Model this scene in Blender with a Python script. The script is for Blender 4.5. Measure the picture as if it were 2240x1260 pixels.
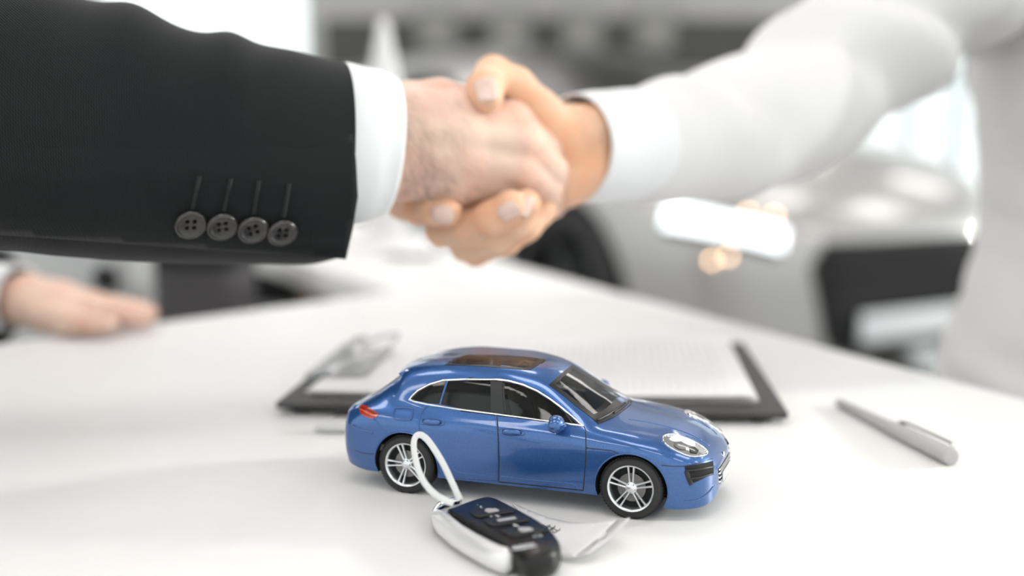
import bpy, bmesh, math, random
import numpy as np
from mathutils import Vector, Matrix, Euler
from mathutils.geometry import delaunay_2d_cdt
from mathutils.bvhtree import BVHTree

for _o in list(bpy.data.objects):
    bpy.data.objects.remove(_o)
SC = bpy.context.scene
COL = SC.collection
random.seed(7)
RNG = np.random.default_rng(11)

# ------------------------------------------------------------------ camera
TZ = 0.80                        # height of the table top
F_PX = 2500.0                    # focal length in pixels of the 2240 x 1260 frame
PITCH = 0.1347
CAM = Vector((0.0, 0.0, TZ + 0.182))
cam_data = bpy.data.cameras.new('camera')
cam = bpy.data.objects.new('camera', cam_data)
COL.objects.link(cam)
cam.location = CAM
cam.rotation_euler = (math.pi / 2 - PITCH, 0, 0)
cam_data.sensor_width = 36.0
cam_data.lens = F_PX / 2240 * 36.0
cam_data.clip_start = 0.02
cam_data.dof.use_dof = True
cam_data.dof.focus_distance = 0.557
cam_data.dof.aperture_fstop = 2.6
SC.camera = cam

# ------------------------------------------------------------------ world, sun, exposure
world = bpy.data.worlds.new('daylight')
SC.world = world
world.use_nodes = True
bg = world.node_tree.nodes['Background']
bg.inputs['Color'].default_value = (1.0, 0.978, 0.985, 1)
bg.inputs['Strength'].default_value = 1.2
sun_data = bpy.data.lights.new('low_sun', 'SUN')
sun_data.energy = 1.6
sun_data.angle = math.radians(4)
sun_data.color = (1.0, 0.94, 0.86)
sun = bpy.data.objects.new('low_sun', sun_data)
COL.objects.link(sun)
sun.rotation_euler = Vector((-0.93, -0.25, -0.25)).to_track_quat('-Z', 'Y').to_euler()
SC.view_settings.view_transform = 'Standard'
SC.view_settings.look = 'None'
SC.view_settings.gamma = 1.0
SC.view_settings.use_curve_mapping = False
SC.view_settings.exposure = 0.48
LAMP_POWER = 5.6
SC.cycles.max_bounces = 4
SC.cycles.diffuse_bounces = 2
SC.cycles.glossy_bounces = 4
SC.cycles.transparent_max_bounces = 16
SC.cycles.caustics_reflective = False
SC.cycles.caustics_refractive = False
SC.cycles.sample_clamp_indirect = 6.0
SC.cycles.use_denoising = True
SC.cycles.use_adaptive_sampling = True
SC.cycles.adaptive_threshold = 0.12
SC.cycles.adaptive_min_samples = 16

# ------------------------------------------------------------------ photo geometry
_c, _s = math.cos(PITCH), math.sin(PITCH)
def ray(px, py):
    u, v = (px - 1120) / F_PX, (630 - py) / F_PX
    return Vector((u, _c + v * _s, -_s + v * _c))
def P(px, py, depth):
    """the point seen at a pixel, `depth` metres along the optical axis"""
    return CAM + ray(px, py) * depth
def T(px, py, z=0.0):
    """the point seen at a pixel, z above the table top"""
    d = ray(px, py)
    return CAM + d * ((TZ + z - CAM.z) / d.z)

# ------------------------------------------------------------------ materials
MATS = {}
def mat(name, color, rough=0.5, metal=0.0, coat=0.0, vary=0.04, vscale=40.0, bump=0.0, bscale=400.0,
        emit=None, estr=0.0, spec=0.5, sheen=0.0, sss=0.0, alpha=None, vcol=None):
    if name in MATS:
        return MATS[name]
    m = bpy.data.materials.new(name)
    m.use_nodes = True
    nt = m.node_tree
    b = nt.nodes['Principled BSDF']
    b.inputs['Roughness'].default_value = rough
    b.inputs['Metallic'].default_value = metal
    b.inputs['Coat Weight'].default_value = coat
    b.inputs['Coat Roughness'].default_value = 0.04
    b.inputs['Specular IOR Level'].default_value = spec
    b.inputs['Sheen Weight'].default_value = sheen
    if sss:
        b.inputs['Subsurface Weight'].default_value = sss
        b.inputs['Subsurface Radius'].default_value = (1.0, 0.35, 0.2)
        b.inputs['Subsurface Scale'].default_value = 0.004
    tc = nt.nodes.new('ShaderNodeTexCoord')
    nz = nt.nodes.new('ShaderNodeTexNoise')
    nz.inputs['Scale'].default_value = vscale
    nz.inputs['Detail'].default_value = 3
    nt.links.new(tc.outputs['Object'], nz.inputs['Vector'])
    mx = nt.nodes.new('ShaderNodeMix')
    mx.data_type = 'RGBA'
    c1 = [max(0, c * (1 - vary)) for c in color]
    c2 = [min(1, c * (1 + vary)) for c in color] if vcol is None else vcol
    mx.inputs[6].default_value = (*c1, 1)
    mx.inputs[7].default_value = (*c2, 1)
    nt.links.new(nz.outputs['Fac'], mx.inputs[0])
    nt.links.new(mx.outputs[2], b.inputs['Base Color'])
    if bump:
        n2 = nt.nodes.new('ShaderNodeTexNoise')
        n2.inputs['Scale'].default_value = bscale
        n2.inputs['Detail'].default_value = 2
        nt.links.new(tc.outputs['Object'], n2.inputs['Vector'])
        bp = nt.nodes.new('ShaderNodeBump')
        bp.inputs['Strength'].default_value = bump
        bp.inputs['Distance'].default_value = 0.001
        nt.links.new(n2.outputs['Fac'], bp.inputs['Height'])
        nt.links.new(bp.outputs['Normal'], b.inputs['Normal'])
    if emit:
        b.inputs['Emission Color'].default_value = (*emit, 1)
        b.inputs['Emission Strength'].default_value = estr
    if alpha is not None:
        b.inputs['Alpha'].default_value = alpha
    MATS[name] = m
    return m

def glass(name, tint, through, rough=0.0):
    """thin pane: lets `through` of the light pass with a tint, reflects by Fresnel"""
    if name in MATS:
        return MATS[name]
    m = bpy.data.materials.new(name)
    m.use_nodes = True
    nt = m.node_tree
    nt.nodes.clear()
    out = nt.nodes.new('ShaderNodeOutputMaterial')
    tr = nt.nodes.new('ShaderNodeBsdfTransparent')
    tr.inputs[0].default_value = (tint[0] * through, tint[1] * through, tint[2] * through, 1)
    gl = nt.nodes.new('ShaderNodeBsdfGlossy')
    gl.inputs['Roughness'].default_value = rough
    lw = nt.nodes.new('ShaderNodeFresnel')
    lw.inputs['IOR'].default_value = 1.5
    mx = nt.nodes.new('ShaderNodeMixShader')
    ge = nt.nodes.new('ShaderNodeNewGeometry')
    iv = nt.nodes.new('ShaderNodeMath'); iv.operation = 'SUBTRACT'; iv.inputs[0].default_value = 1.0
    nt.links.new(ge.outputs['Backfacing'], iv.inputs[1])
    ml = nt.nodes.new('ShaderNodeMath'); ml.operation = 'MULTIPLY'
    nt.links.new(lw.outputs[0], ml.inputs[0]); nt.links.new(iv.outputs[0], ml.inputs[1])
    nt.links.new(ml.outputs[0], mx.inputs[0])
    nt.links.new(tr.outputs[0], mx.inputs[1])
    nt.links.new(gl.outputs[0], mx.inputs[2])
    nt.links.new(mx.outputs[0], out.inputs[0])
    MATS[name] = m
    return m

def car_paint(name, dark, light, metal=0.55, rough=0.32, flake=9000.0):
    if name in MATS:
        return MATS[name]
    m = mat(name, dark, rough, metal, 1.0)
    nt = m.node_tree
    b = nt.nodes['Principled BSDF']
    tc = nt.nodes.new('ShaderNodeTexCoord')
    v = nt.nodes.new('ShaderNodeTexVoronoi')
    v.inputs['Scale'].default_value = flake
    nt.links.new(tc.outputs['Object'], v.inputs['Vector'])
    mx = nt.nodes.new('ShaderNodeMix')
    mx.data_type = 'RGBA'
    mx.inputs[6].default_value = (*dark, 1)
    mx.inputs[7].default_value = (*light, 1)
    nt.links.new(v.outputs['Color'], mx.inputs[0])
    nt.links.new(mx.outputs[2], b.inputs['Base Color'])
    return m

# ------------------------------------------------------------------ object helpers
def tag(o, label=None, cat=None, group=None, kind=None):
    if label: o['label'] = label
    if cat: o['category'] = cat
    if group: o['group'] = group
    if kind: o['kind'] = kind
    return o
def adopt(o, parent, local=False):
    if parent is not None:
        o.parent = parent
        if not local:
            pm = parent.matrix_basis.copy()
            q = parent.parent
            if q is not None:
                pm = q.matrix_basis @ parent.matrix_parent_inverse @ pm
            o.matrix_parent_inverse = pm.inverted()
    return o
def empty(name, loc, rz=0.0):
    o = bpy.data.objects.new(name, None)
    o.empty_display_size = 0.05
    o.location = loc
    o.rotation_euler = (0, 0, rz)
    COL.objects.link(o)
    return o
def new_obj(name, me, m=None, parent=None, local=False):
    o = bpy.data.objects.new(name, me)
    if m is not None and not me.materials:
        me.materials.append(m)
    COL.objects.link(o)
    return adopt(o, parent, local)
def mesh_obj(name, verts, faces, m=None, parent=None, smooth=True, local=False, sharp=None):
    me = bpy.data.meshes.new(name)
    me.from_pydata([tuple(v) for v in verts], [], [tuple(f) for f in faces])
    me.validate()
    if smooth:
        me.shade_smooth()
    if sharp is not None:
        me.set_sharp_from_angle(angle=math.radians(sharp))
    return new_obj(name, me, m, parent, local)
def bm_obj(name, bm, m=None, parent=None, smooth=True, local=False, sharp=None):
    me = bpy.data.meshes.new(name)
    bmesh.ops.recalc_face_normals(bm, faces=bm.faces)
    bm.to_mesh(me)
    bm.free()
    if smooth:
        me.shade_smooth()
    if sharp is not None:
        me.set_sharp_from_angle(angle=math.radians(sharp))
    return new_obj(name, me, m, parent, local)
def add_box(bm, x0, x1, y0, y1, z0, z1, mx=None):
    vs = [bm.verts.new((x, y, z)) for x in (x0, x1) for y in (y0, y1) for z in (z0, z1)]
    if mx is not None:
        for v in vs: v.co = mx @ v.co
    for f in ((0, 1, 3, 2), (4, 6, 7, 5), (0, 4, 5, 1), (2, 3, 7, 6), (0, 2, 6, 4), (1, 5, 7, 3)):
        bm.faces.new([vs[i] for i in f])
    return vs
def box_obj(name, x0, x1, y0, y1, z0, z1, m, parent=None, bevel=0.0, seg=2, mx=None, local=False, smooth=False):
    bm = bmesh.new()
    add_box(bm, x0, x1, y0, y1, z0, z1)
    if bevel:
        bmesh.ops.bevel(bm, geom=bm.edges[:], offset=bevel, segments=seg, affect='EDGES', profile=0.5)
    if mx is not None:
        bmesh.ops.transform(bm, matrix=mx, verts=bm.verts)
    return bm_obj(name, bm, m, parent, smooth or bevel > 0, local, sharp=40 if bevel else None)
def lathe(prof, n=48, axis='z', a0=0.0, a1=2 * math.pi):
    """prof: list of (r, h); returns verts, faces"""
    full = abs(a1 - a0 - 2 * math.pi) < 1e-6
    vs, fs = [], []
    k = n if full else n + 1
    for i in range(k):
        a = a0 + (a1 - a0) * i / n
        for r, h in prof:
            x, y = r * math.cos(a), r * math.sin(a)
            vs.append({'z': (x, y, h), 'y': (x, h, y), 'x': (h, x, y)}[axis])
    p = len(prof)
    for i in range(n):
        j = (i + 1) % k
        for q in range(p - 1):
            fs.append((i * p + q, j * p + q, j * p + q + 1, i * p + q + 1))
    return vs, fs
def tube(pts, rad, n=10, closed=False, cap=True, flat=1.0, upv=None):
    """tube along 3-D points; rad number or list; flat squeezes along the frame's 2nd axis"""
    pts = [Vector(p) for p in pts]
    N = len(pts)
    rads = [rad] * N if isinstance(rad, (int, float)) else list(rad)
    vs, fs = [], []
    u_prev = None
    for i, p in enumerate(pts):
        if closed:
            t = pts[(i + 1) % N] - pts[i - 1]
        else:
            t = pts[min(i + 1, N - 1)] - pts[max(i - 1, 0)]
        t.normalize()
        if upv is not None:
            u = Vector(upv[i]) if isinstance(upv, list) else Vector(upv)
        else:
            u = u_prev if u_prev is not None else (Vector((0, 0, 1)) if abs(t.z) < 0.9 else Vector((1, 0, 0)))
        u = (u - t * u.dot(t)).normalized()
        u_prev = u
        w = t.cross(u)
        for k in range(n):
            a = 2 * math.pi * k / n
            vs.append(p + (w * math.cos(a) + u * math.sin(a) * flat) * rads[i])
    m = N if closed else N - 1
    for i in range(m):
        j = (i + 1) % N
        for k in range(n):
            l = (k + 1) % n
            fs.append((i * n + k, i * n + l, j * n + l, j * n + k))
    if cap and not closed:
        fs.append(tuple(range(n))[::-1])
        fs.append(tuple((N - 1) * n + k for k in range(n)))
    return vs, fs
def merge(parts):
    vs, fs = [], []
    for v, f in parts:
        o = len(vs)
        vs += [tuple(q) for q in v]
        fs += [tuple(i + o for i in q) for q in f]
    return vs, fs
def catmull(pts, n=8, closed=False):
    P_ = [np.array(p, float) for p in pts]
    N = len(P_)
    out = []
    for i in range(N if closed else N - 1):
        if closed:
            p0, p1, p2, p3 = P_[i - 1], P_[i], P_[(i + 1) % N], P_[(i + 2) % N]
        else:
            p1, p2 = P_[i], P_[i + 1]
            p0 = P_[i - 1] if i > 0 else 2 * p1 - p2
            p3 = P_[i + 2] if i + 2 < N else 2 * p2 - p1
        for k in range(n):
            t = k / n
            out.append(0.5 * (2 * p1 + (p2 - p0) * t + (2 * p0 - 5 * p1 + 4 * p2 - p3) * t * t + (3 * p1 - p0 - 3 * p2 + p3) * t ** 3))
    if not closed:
        out.append(P_[-1])
    return out
def pchip(xs, ys, q):
    """monotone cubic interpolation"""
    xs, ys, q = np.asarray(xs, float), np.asarray(ys, float), np.asarray(q, float)
    h = np.diff(xs); d = np.diff(ys) / h
    m = np.zeros_like(ys)
    m[0], m[-1] = d[0], d[-1]
    for i in range(1, len(xs) - 1):
        if d[i - 1] * d[i] <= 0: m[i] = 0
        else:
            w1, w2 = 2 * h[i] + h[i - 1], h[i] + 2 * h[i - 1]
            m[i] = (w1 + w2) / (w1 / d[i - 1] + w2 / d[i])
    i = np.clip(np.searchsorted(xs, q) - 1, 0, len(xs) - 2)
    t = (q - xs[i]) / h[i]
    return ((1 + 2 * t) * (1 - t) ** 2 * ys[i] + t * (1 - t) ** 2 * h[i] * m[i] + t * t * (3 - 2 * t) * ys[i + 1] + t * t * (t - 1) * h[i] * m[i + 1])
def prism(outline, z0, z1, bevel=0.0):
    """bmesh of an extruded outline (list of (x, y))"""
    bm = bmesh.new()
    lo = [bm.verts.new((x, y, z0)) for x, y in outline]
    f = bm.faces.new(lo)
    r = bmesh.ops.extrude_face_region(bm, geom=[f])
    for v in r['geom']:
        if isinstance(v, bmesh.types.BMVert): v.co.z = z1
    bmesh.ops.recalc_face_normals(bm, faces=bm.faces)
    if bevel:
        es = [e for e in bm.edges if abs(e.verts[0].co.z - e.verts[1].co.z) < 1e-7]
        bmesh.ops.bevel(bm, geom=es, offset=bevel, segments=2, affect='EDGES', profile=0.5)
    return bm

# ================================================================== THE ROOM
M_FLOOR = mat('floor_tile', (0.30, 0.295, 0.29), 0.18, coat=0.3, vary=0.06, vscale=2.0)
M_WALL = mat('wall_plaster', (0.74, 0.71, 0.69), 0.8, bump=0.1, bscale=60, vscale=1.5)
M_CEIL = mat('ceiling_paint', (0.75, 0.75, 0.74), 0.9, vscale=1.0)
M_ALU = mat('window_aluminium', (0.42, 0.50, 0.50), 0.4, 0.3, vscale=3)
M_PANE = glass('window_glass', (0.955, 1.0, 0.995), 0.97)
M_LAMP = mat('lamp_diffuser', (0.9, 0.9, 0.9), 0.6, emit=(1.0, 0.95, 0.92), estr=LAMP_POWER)
M_LFRAME = mat('lamp_frame', (0.7, 0.7, 0.7), 0.5)
RX0, RX1, RY0, RY1, RZ1 = -7.0, 7.0, -4.5, 12.0, 3.8

tag(box_obj('floor', RX0, RX1, RY0, RY1, -0.1, 0.0, M_FLOOR), kind='structure', label='pale grey polished showroom floor')
tag(box_obj('ceiling', RX0, RX1, RY0, RY1, RZ1, RZ1 + 0.1, M_CEIL), kind='structure', label='white showroom ceiling with lamp panels')

_wn = [0]
def facade(p0, p1, bays, z0, z1):
    """glazed wall between two floor points: one window with mullions, rails and panes"""
    _wn[0] += 1
    p0, p1 = Vector(p0), Vector(p1)
    L = (p1 - p0).length
    w = empty('window_%d' % _wn[0], (p0.x, p0.y, z0), math.atan2(p1.y - p0.y, p1.x - p0.x))
    tag(w, kind='structure')
    H = z1 - z0
    for i in range(bays + 1):
        x = L * i / bays
        box_obj('mullion', x - 0.04, x + 0.04, -0.06, 0.06, 0, H, M_ALU, w, local=True)
    for z in (0.0, H * 0.58, H):
        for i in range(bays):
            box_obj('rail', L * i / bays + 0.04, L * (i + 1) / bays - 0.04, -0.05, 0.05, max(0, z - 0.04), min(H, z + 0.04), M_ALU, w, local=True)
    for i in range(bays):
        box_obj('pane', L * i / bays + 0.04, L * (i + 1) / bays - 0.04, -0.004, 0.004, 0.04, H - 0.04, M_PANE, w, local=True)
    return w
facade((RX0, RY1), (RX0, RY0), 8, 0.0, RZ1)
facade((RX1, RY0), (RX1, RY1), 8, 0.0, RZ1)
facade((RX0, RY0), (RX1, RY0), 7, 0.0, RZ1)
# back wall: solid parts around two glazed openings
tag(box_obj('wall_back', -2.05, 3.6, RY1 - 0.15, RY1, 0.0, RZ1, M_WALL), kind='structure')
tag(box_obj('wall_back_end', RX0, -4.2, RY1 - 0.15, RY1, 0.0, RZ1, M_WALL), kind='structure')
tag(box_obj('wall_back_parapet', -4.2, -2.05, RY1 - 0.15, RY1, 0.0, 1.5, M_WALL), kind='structure')
facade((-4.2, RY1 - 0.08), (-2.05, RY1 - 0.08), 1, 1.5, RZ1)
facade((3.6, RY1 - 0.08), (RX1, RY1 - 0.08), 7, 0.0, RZ1)

def ceiling_light(x, y, label):
    t = empty('ceiling_light', (x, y, RZ1 - 0.06))
    tag(t, label, 'ceiling lamp', 'square lamp panels in the showroom ceiling')
    box_obj('lamp_frame', -0.65, 0.65, -0.35, 0.35, 0.02, 0.06, M_LFRAME, t, local=True)
    box_obj('lamp_diffuser', -0.6, 0.6, -0.3, 0.3, 0.0, 0.02, M_LAMP, t, local=True)
for i in range(5):
    for j in range(5):
        ceiling_light(-4.8 + 2.4 * i, -2.6 + 2.5 * j, 'flat white rectangular lamp panel set in the showroom ceiling')

# ================================================================== THE TABLE
M_TABLE = mat('table_white_laminate', (0.86, 0.85, 0.84), 0.42, vary=0.008, vscale=9, spec=0.35)
M_TEDGE = mat('table_edge', (0.80, 0.79, 0.78), 0.5, vary=0.01)
M_STEEL = mat('table_leg_steel', (0.45, 0.46, 0.47), 0.35, 0.8)
desk = empty('meeting_table', (0.0, 0.9, 0.0))
tag(desk, 'large white laminate meeting table under the toy car and clipboard', 'table')
top_outline = [(-0.74, 0.12), (-0.74, 0.67), (-0.1375, 1.318), (-0.84, 2.56), (-0.50, 2.77), (0.354, 0.773), (0.636, 0.12)]
bm_obj('table_top', prism(top_outline, TZ - 0.035, TZ, 0.003), M_TABLE, desk, sharp=30)
for q, (x, y) in enumerate([(-0.66, 0.2), (0.52, 0.2), (-0.3, 1.02), (0.22, 0.95), (-0.72, 2.46), (-0.53, 2.62)]):
    box_obj('table_leg', x - 0.025, x + 0.025, y - 0.025, y + 0.025, 0.0, TZ - 0.035, M_STEEL, desk, 0.004)

# ================================================================== CAR BODIES (full-size millimetres, x forward from the rear bumper)
#        x     A:sill        B             C:widest      D:shoulder    E:belt        F:roof rail   G:crown
BODY = [(0,    430, 430,  500, 470,  520, 540,  512, 590,  470, 630,  300, 655,  660),
        (25,   600, 350,  660, 430,  682, 560,  672, 640,  615, 688,  380, 708,  714),
        (60,   700, 300,  755, 430,  772, 580,  762, 690,  690, 760,  430, 800,  812),
        (110,  760, 270,  815, 420,  836, 600,  828, 800,  745, 940,  480, 985,  998),
        (230,  815, 240,  872, 410,  893, 620,  886, 840,  790, 985,  560, 1040, 1058),
        (340,  850, 225,  898, 400,  918, 630,  908, 870,  812, 1025, 590, 1098, 1125),
        (450,  870, 220,  915, 395,  932, 635,  920, 890,  828, 1045, 600, 1162, 1200),
        (560,  876, 220,  922, 395,  940, 638,  928, 898,  836, 1054, 604, 1232, 1282),
        (680,  880, 221,  927, 395,  945, 640,  933, 902,  842, 1058, 607, 1312, 1376),
        (760,  882, 222,  930, 395,  949, 640,  937, 904,  846, 1058, 609, 1378, 1450),
        (820,  883, 223,  932, 395,  951, 641,  939, 905,  848, 1056, 610, 1440, 1508),
        (964,  886, 225,  934, 395,  954, 642,  943, 905,  852, 1050, 615, 1490, 1556),
        (1200, 882, 225,  926, 392,  946, 641,  937, 900,  862, 1040, 622, 1532, 1594),
        (1500, 878, 225,  918, 390,  938, 640,  930, 895,  872, 1028, 630, 1556, 1617),
        (2050, 878, 225,  916, 390,  936, 640,  930, 888,  878, 1012, 632, 1545, 1620),
        (2450, 878, 225,  916, 390,  936, 640,  930, 880,  878, 1000, 618, 1488, 1588),
        (2653, 878, 225,  917, 390,  937, 640,  931, 875,  877, 995,  606, 1422, 1545),
        (2900, 879, 225,  920, 390,  940, 640,  933, 870,  874, 988,  652, 1275, 1425),
        (3150, 880, 225,  924, 392,  945, 640,  937, 868,  868, 980,  686, 1128, 1280),
        (3320, 882, 225,  928, 394,  950, 640,  941, 866,  860, 972,  700, 1035, 1178),
        (3420, 883, 225,  930, 395,  953, 640,  943, 865,  855, 966,  700, 1012, 1115),
        (3520, 884, 225,  932, 396,  955, 640,  945, 863,  850, 960,  690, 1002, 1072),
        (3771, 886, 225,  934, 398,  957, 640,  946, 850,  832, 938,  650, 972,  1032),
        (4050, 878, 200,  915, 390,  936, 618,  920, 800,  795, 892,  580, 930,  984),
        (4200, 862, 150,  895, 380,  915, 600,  890, 760,  760, 858,  540, 898,  944),
        (4330, 825, 145,  858, 370,  874, 580,  846, 715,  715, 815,  505, 858,  898),
        (4450, 765, 150,  795, 360,  808, 556,  780, 668,  660, 762,  468, 805,  838),
        (4550, 680, 160,  704, 350,  714, 530,  690, 620,  585, 700,  420, 740,  766),
        (4620, 565, 185,  582, 345,  590, 495,  570, 570,  485, 635,  350, 668,  688),
        (4665, 430, 240,  444, 345,  450, 455,  436, 520,  372, 570,  270, 596,  610),
        (4681, 330, 290,  344, 355,  348, 440,  338, 490,  290, 532,  210, 552,  562)]
NS = 9                                     # samples per segment of the half section
class Shell:
    """lofted car shell, millimetres"""
    def __init__(self, rows, xs):
        rows = np.array(rows, float)
        cols = [pchip(rows[:, 0], rows[:, i], xs) for i in range(1, rows.shape[1])]
        self.xs = xs
        W, Z = [], []
        for k in range(len(xs)):
            c = [col[k] for col in cols]
            half = [(c[2 * i], c[2 * i + 1]) for i in range(6)] + [(0.0, c[12])]
            mir = [(-half[5][0], half[5][1])]
            pts = [np.array(p) for p in half + mir]
            out = []
            for i in range(6):
                p1, p2, p3 = pts[i], pts[i + 1], pts[i + 2]
                p0 = pts[i - 1] if i else 2 * p1 - p2
                # centripetal Catmull-Rom
                t0 = 0.0
                t1 = t0 + max(1e-6, np.linalg.norm(p1 - p0)) ** 0.5
                t2 = t1 + max(1e-6, np.linalg.norm(p2 - p1)) ** 0.5
                t3 = t2 + max(1e-6, np.linalg.norm(p3 - p2)) ** 0.5
                for s in range(NS):
                    t = t1 + (t2 - t1) * s / NS
                    a1 = (t1 - t) / (t1 - t0) * p0 + (t - t0) / (t1 - t0) * p1
                    a2 = (t2 - t) / (t2 - t1) * p1 + (t - t1) / (t2 - t1) * p2
                    a3 = (t3 - t) / (t3 - t2) * p2 + (t - t2) / (t3 - t2) * p3
                    b1 = (t2 - t) / (t2 - t0) * a1 + (t - t0) / (t2 - t0) * a2
                    b2 = (t3 - t) / (t3 - t1) * a2 + (t - t1) / (t3 - t1) * a3
                    out.append((t2 - t) / (t2 - t1) * b1 + (t - t1) / (t2 - t1) * b2)
            out.append(pts[6])
            W.append([p[0] for p in out]); Z.append([p[1] for p in out])
        self.W, self.Z = np.array(W), np.array(Z)
    def mesh(self):
        N, M = self.W.shape
        vs, fs = [], []
        ring = 2 * M - 1 + 3                 # far side, crown, near side, three floor points
        for i in range(N):
            x = self.xs[i]
            sec = [(-self.W[i, j], self.Z[i, j]) for j in range(M)] + [(self.W[i, j], self.Z[i, j]) for j in range(M - 2, -1, -1)]
            w0, z0 = self.W[i, 0], self.Z[i, 0]
            sec += [(w0 * 0.5, z0 - 8), (0, z0 - 10), (-w0 * 0.5, z0 - 8)]
            vs += [(x, y, z) for y, z in sec]
        for i in range(N - 1):
            for j in range(ring):
                k = (j + 1) % ring
                fs.append((i * ring + j, (i + 1) * ring + j, (i + 1) * ring + k, i * ring + k))
        fs.append(tuple(range(ring)))
        fs.append(tuple((N - 1) * ring + j for j in range(ring))[::-1])
        return vs, fs
def stations(n=170, x1=4681):
    t = np.linspace(0, 1, n)
    return x1 * (t - 0.135 * np.sin(2 * math.pi * t))

def apply_boolean(o, cutters, mode='DIFFERENCE'):
    for c in cutters:
        md = o.modifiers.new('cut', 'BOOLEAN')
        md.operation = mode
        md.object = c
        md.solver = 'EXACT'
    dg = bpy.context.evaluated_depsgraph_get()
    me = bpy.data.meshes.new_from_object(o.evaluated_get(dg))
    o.modifiers.clear()
    old = o.data
    o.data = me
    bpy.data.meshes.remove(old)
    for c in cutters:
        bpy.data.objects.remove(c)
    return o

def inside(poly, x, y):
    """points in polygon, numpy"""
    poly = np.asarray(poly, float)
    r = np.zeros(np.shape(x), bool)
    j = len(poly) - 1
    for i in range(len(poly)):
        xi, yi, xj, yj = *poly[i], *poly[j]
        if yi != yj:
            r ^= ((yi > y) != (yj > y)) & (x < (xj - xi) * (y - yi) / (yj - yi) + xi)
        j = i
    return r

def shell_mesh(rows, paint, inner, wheel_x=(964, 3771), arch=418, wheel_z=352):
    """body with wheel arches cut, millimetres; returns the mesh object (unscaled)"""
    sh = Shell(rows, stations(x1=rows[-1][0]))
    v, f = sh.mesh()
    o = mesh_obj('body', v, f, paint)
    o.data.materials.append(inner)
    cut = []
    for x in wheel_x:
        for sgn in (-1, 1):
            cv, cf = lathe([(0, 0), (arch, 0), (arch, 560), (0, 560)], 64, 'y')
            c = mesh_obj('cutter', [(a + x, sgn * (b + 560), z + wheel_z) for a, b, z in cv], cf, inner)
            bmx = bmesh.new(); bmx.from_mesh(c.data)
            bmesh.ops.remove_doubles(bmx, verts=bmx.verts, dist=0.01)
            bmesh.ops.recalc_face_normals(bmx, faces=bmx.faces)
            bmx.to_mesh(c.data); bmx.free()
            cut.append(c)
    bmx = bmesh.new(); bmx.from_mesh(o.data)
    bmesh.ops.recalc_face_normals(bmx, faces=bmx.faces)
    bmx.to_mesh(o.data); bmx.free()
    apply_boolean(o, cut)
    o.data.shade_smooth()
    o.data.set_sharp_from_angle(angle=math.radians(42))
    return o, sh

class Skin:
    """ray-casts outlines onto a car body (local metres)"""
    def __init__(self, me, world):
        bm = bmesh.new(); bm.from_mesh(me)
        self.bvh = BVHTree.FromBMesh(bm)
        bm.free()
        self.inv = world.inverted()
    def px(self, px, py):
        o = self.inv @ CAM
        d = (self.inv.to_3x3() @ ray(px, py)).normalized()
        return self.cast(o, d)
    def cast(self, o, d):
        h = self.bvh.ray_cast(o, d)
        if h[0] is None:
            n = self.bvh.find_nearest(o + d * ((Vector((0, 0, 0.03)) - o).dot(d)))
            return n[0], n[1]
        return h[0], (h[1] if h[1].dot(d) < 0 else -h[1])
    def near(self, p):
        r = self.bvh.find_nearest(p)
        return r[0], r[1]

def densify(poly, step, closed=True):
    out = []
    n = len(poly)
    for i in range(n if closed else n - 1):
        a, b = np.array(poly[i], float), np.array(poly[(i + 1) % n], float)
        k = max(1, int(np.linalg.norm(b - a) / step))
        out += [tuple(a + (b - a) * j / k) for j in range(k)]
    if not closed:
        out.append(tuple(poly[-1]))
    return out
def patch_2d(poly, step):
    """triangulated filling of a polygon"""
    b = densify(poly, step)
    a = np.array(b)
    gx, gy = np.meshgrid(np.arange(a[:, 0].min(), a[:, 0].max(), step), np.arange(a[:, 1].min(), a[:, 1].max(), step))
    gx, gy = gx.ravel(), gy.ravel()
    k = inside(a, gx, gy)
    seg = np.array([[a[i], a[(i + 1) % len(a)]] for i in range(len(a))])
    pts = list(zip(gx[k], gy[k]))
    keep = []
    for p in pts:
        if np.min(np.hypot(a[:, 0] - p[0], a[:, 1] - p[1])) > step * 0.45:
            keep.append(p)
    co = [Vector(p) for p in b] + [Vector(p) for p in keep]
    edges = [(i, (i + 1) % len(b)) for i in range(len(b))]
    r = delaunay_2d_cdt(co, edges, [], 1, 1e-5)
    return [tuple(v) for v in r[0]], [tuple(f) for f in r[2]]
def lift(hit, off):
    p, n = hit
    return p + n * off
def mirror(v, f):
    return [(q[0], -q[1], q[2]) for q in v], [tuple(reversed(q)) for q in f]

def strip(hits, width, height, closed=False, base=-0.00008):
    """raised bar with rounded top along surface points"""
    N = len(hits)
    vs, fs = [], []
    prof = [(-0.5, 0), (-0.42, 0.75), (-0.15, 1), (0.15, 1), (0.42, 0.75), (0.5, 0)]
    k = len(prof)
    for i in range(N):
        p, n = hits[i]
        a = hits[(i + 1) % N][0] if closed or i < N - 1 else p
        b = hits[i - 1][0] if closed or i > 0 else p
        t = (a - b).normalized()
        s = t.cross(n).normalized()
        w = width[i] if isinstance(width, list) else width
        vs += [p + s * (w * u) + n * (base + height * h) for u, h in prof]
    for i in range(N if closed else N - 1):
        j = (i + 1) % N
        fs += [(i * k + q, j * k + q, j * k + q + 1, i * k + q + 1) for q in range(k - 1)]
    if not closed:
        fs.append(tuple(range(k))); fs.append(tuple((N - 1) * k + q for q in range(k))[::-1])
    return vs, fs

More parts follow.
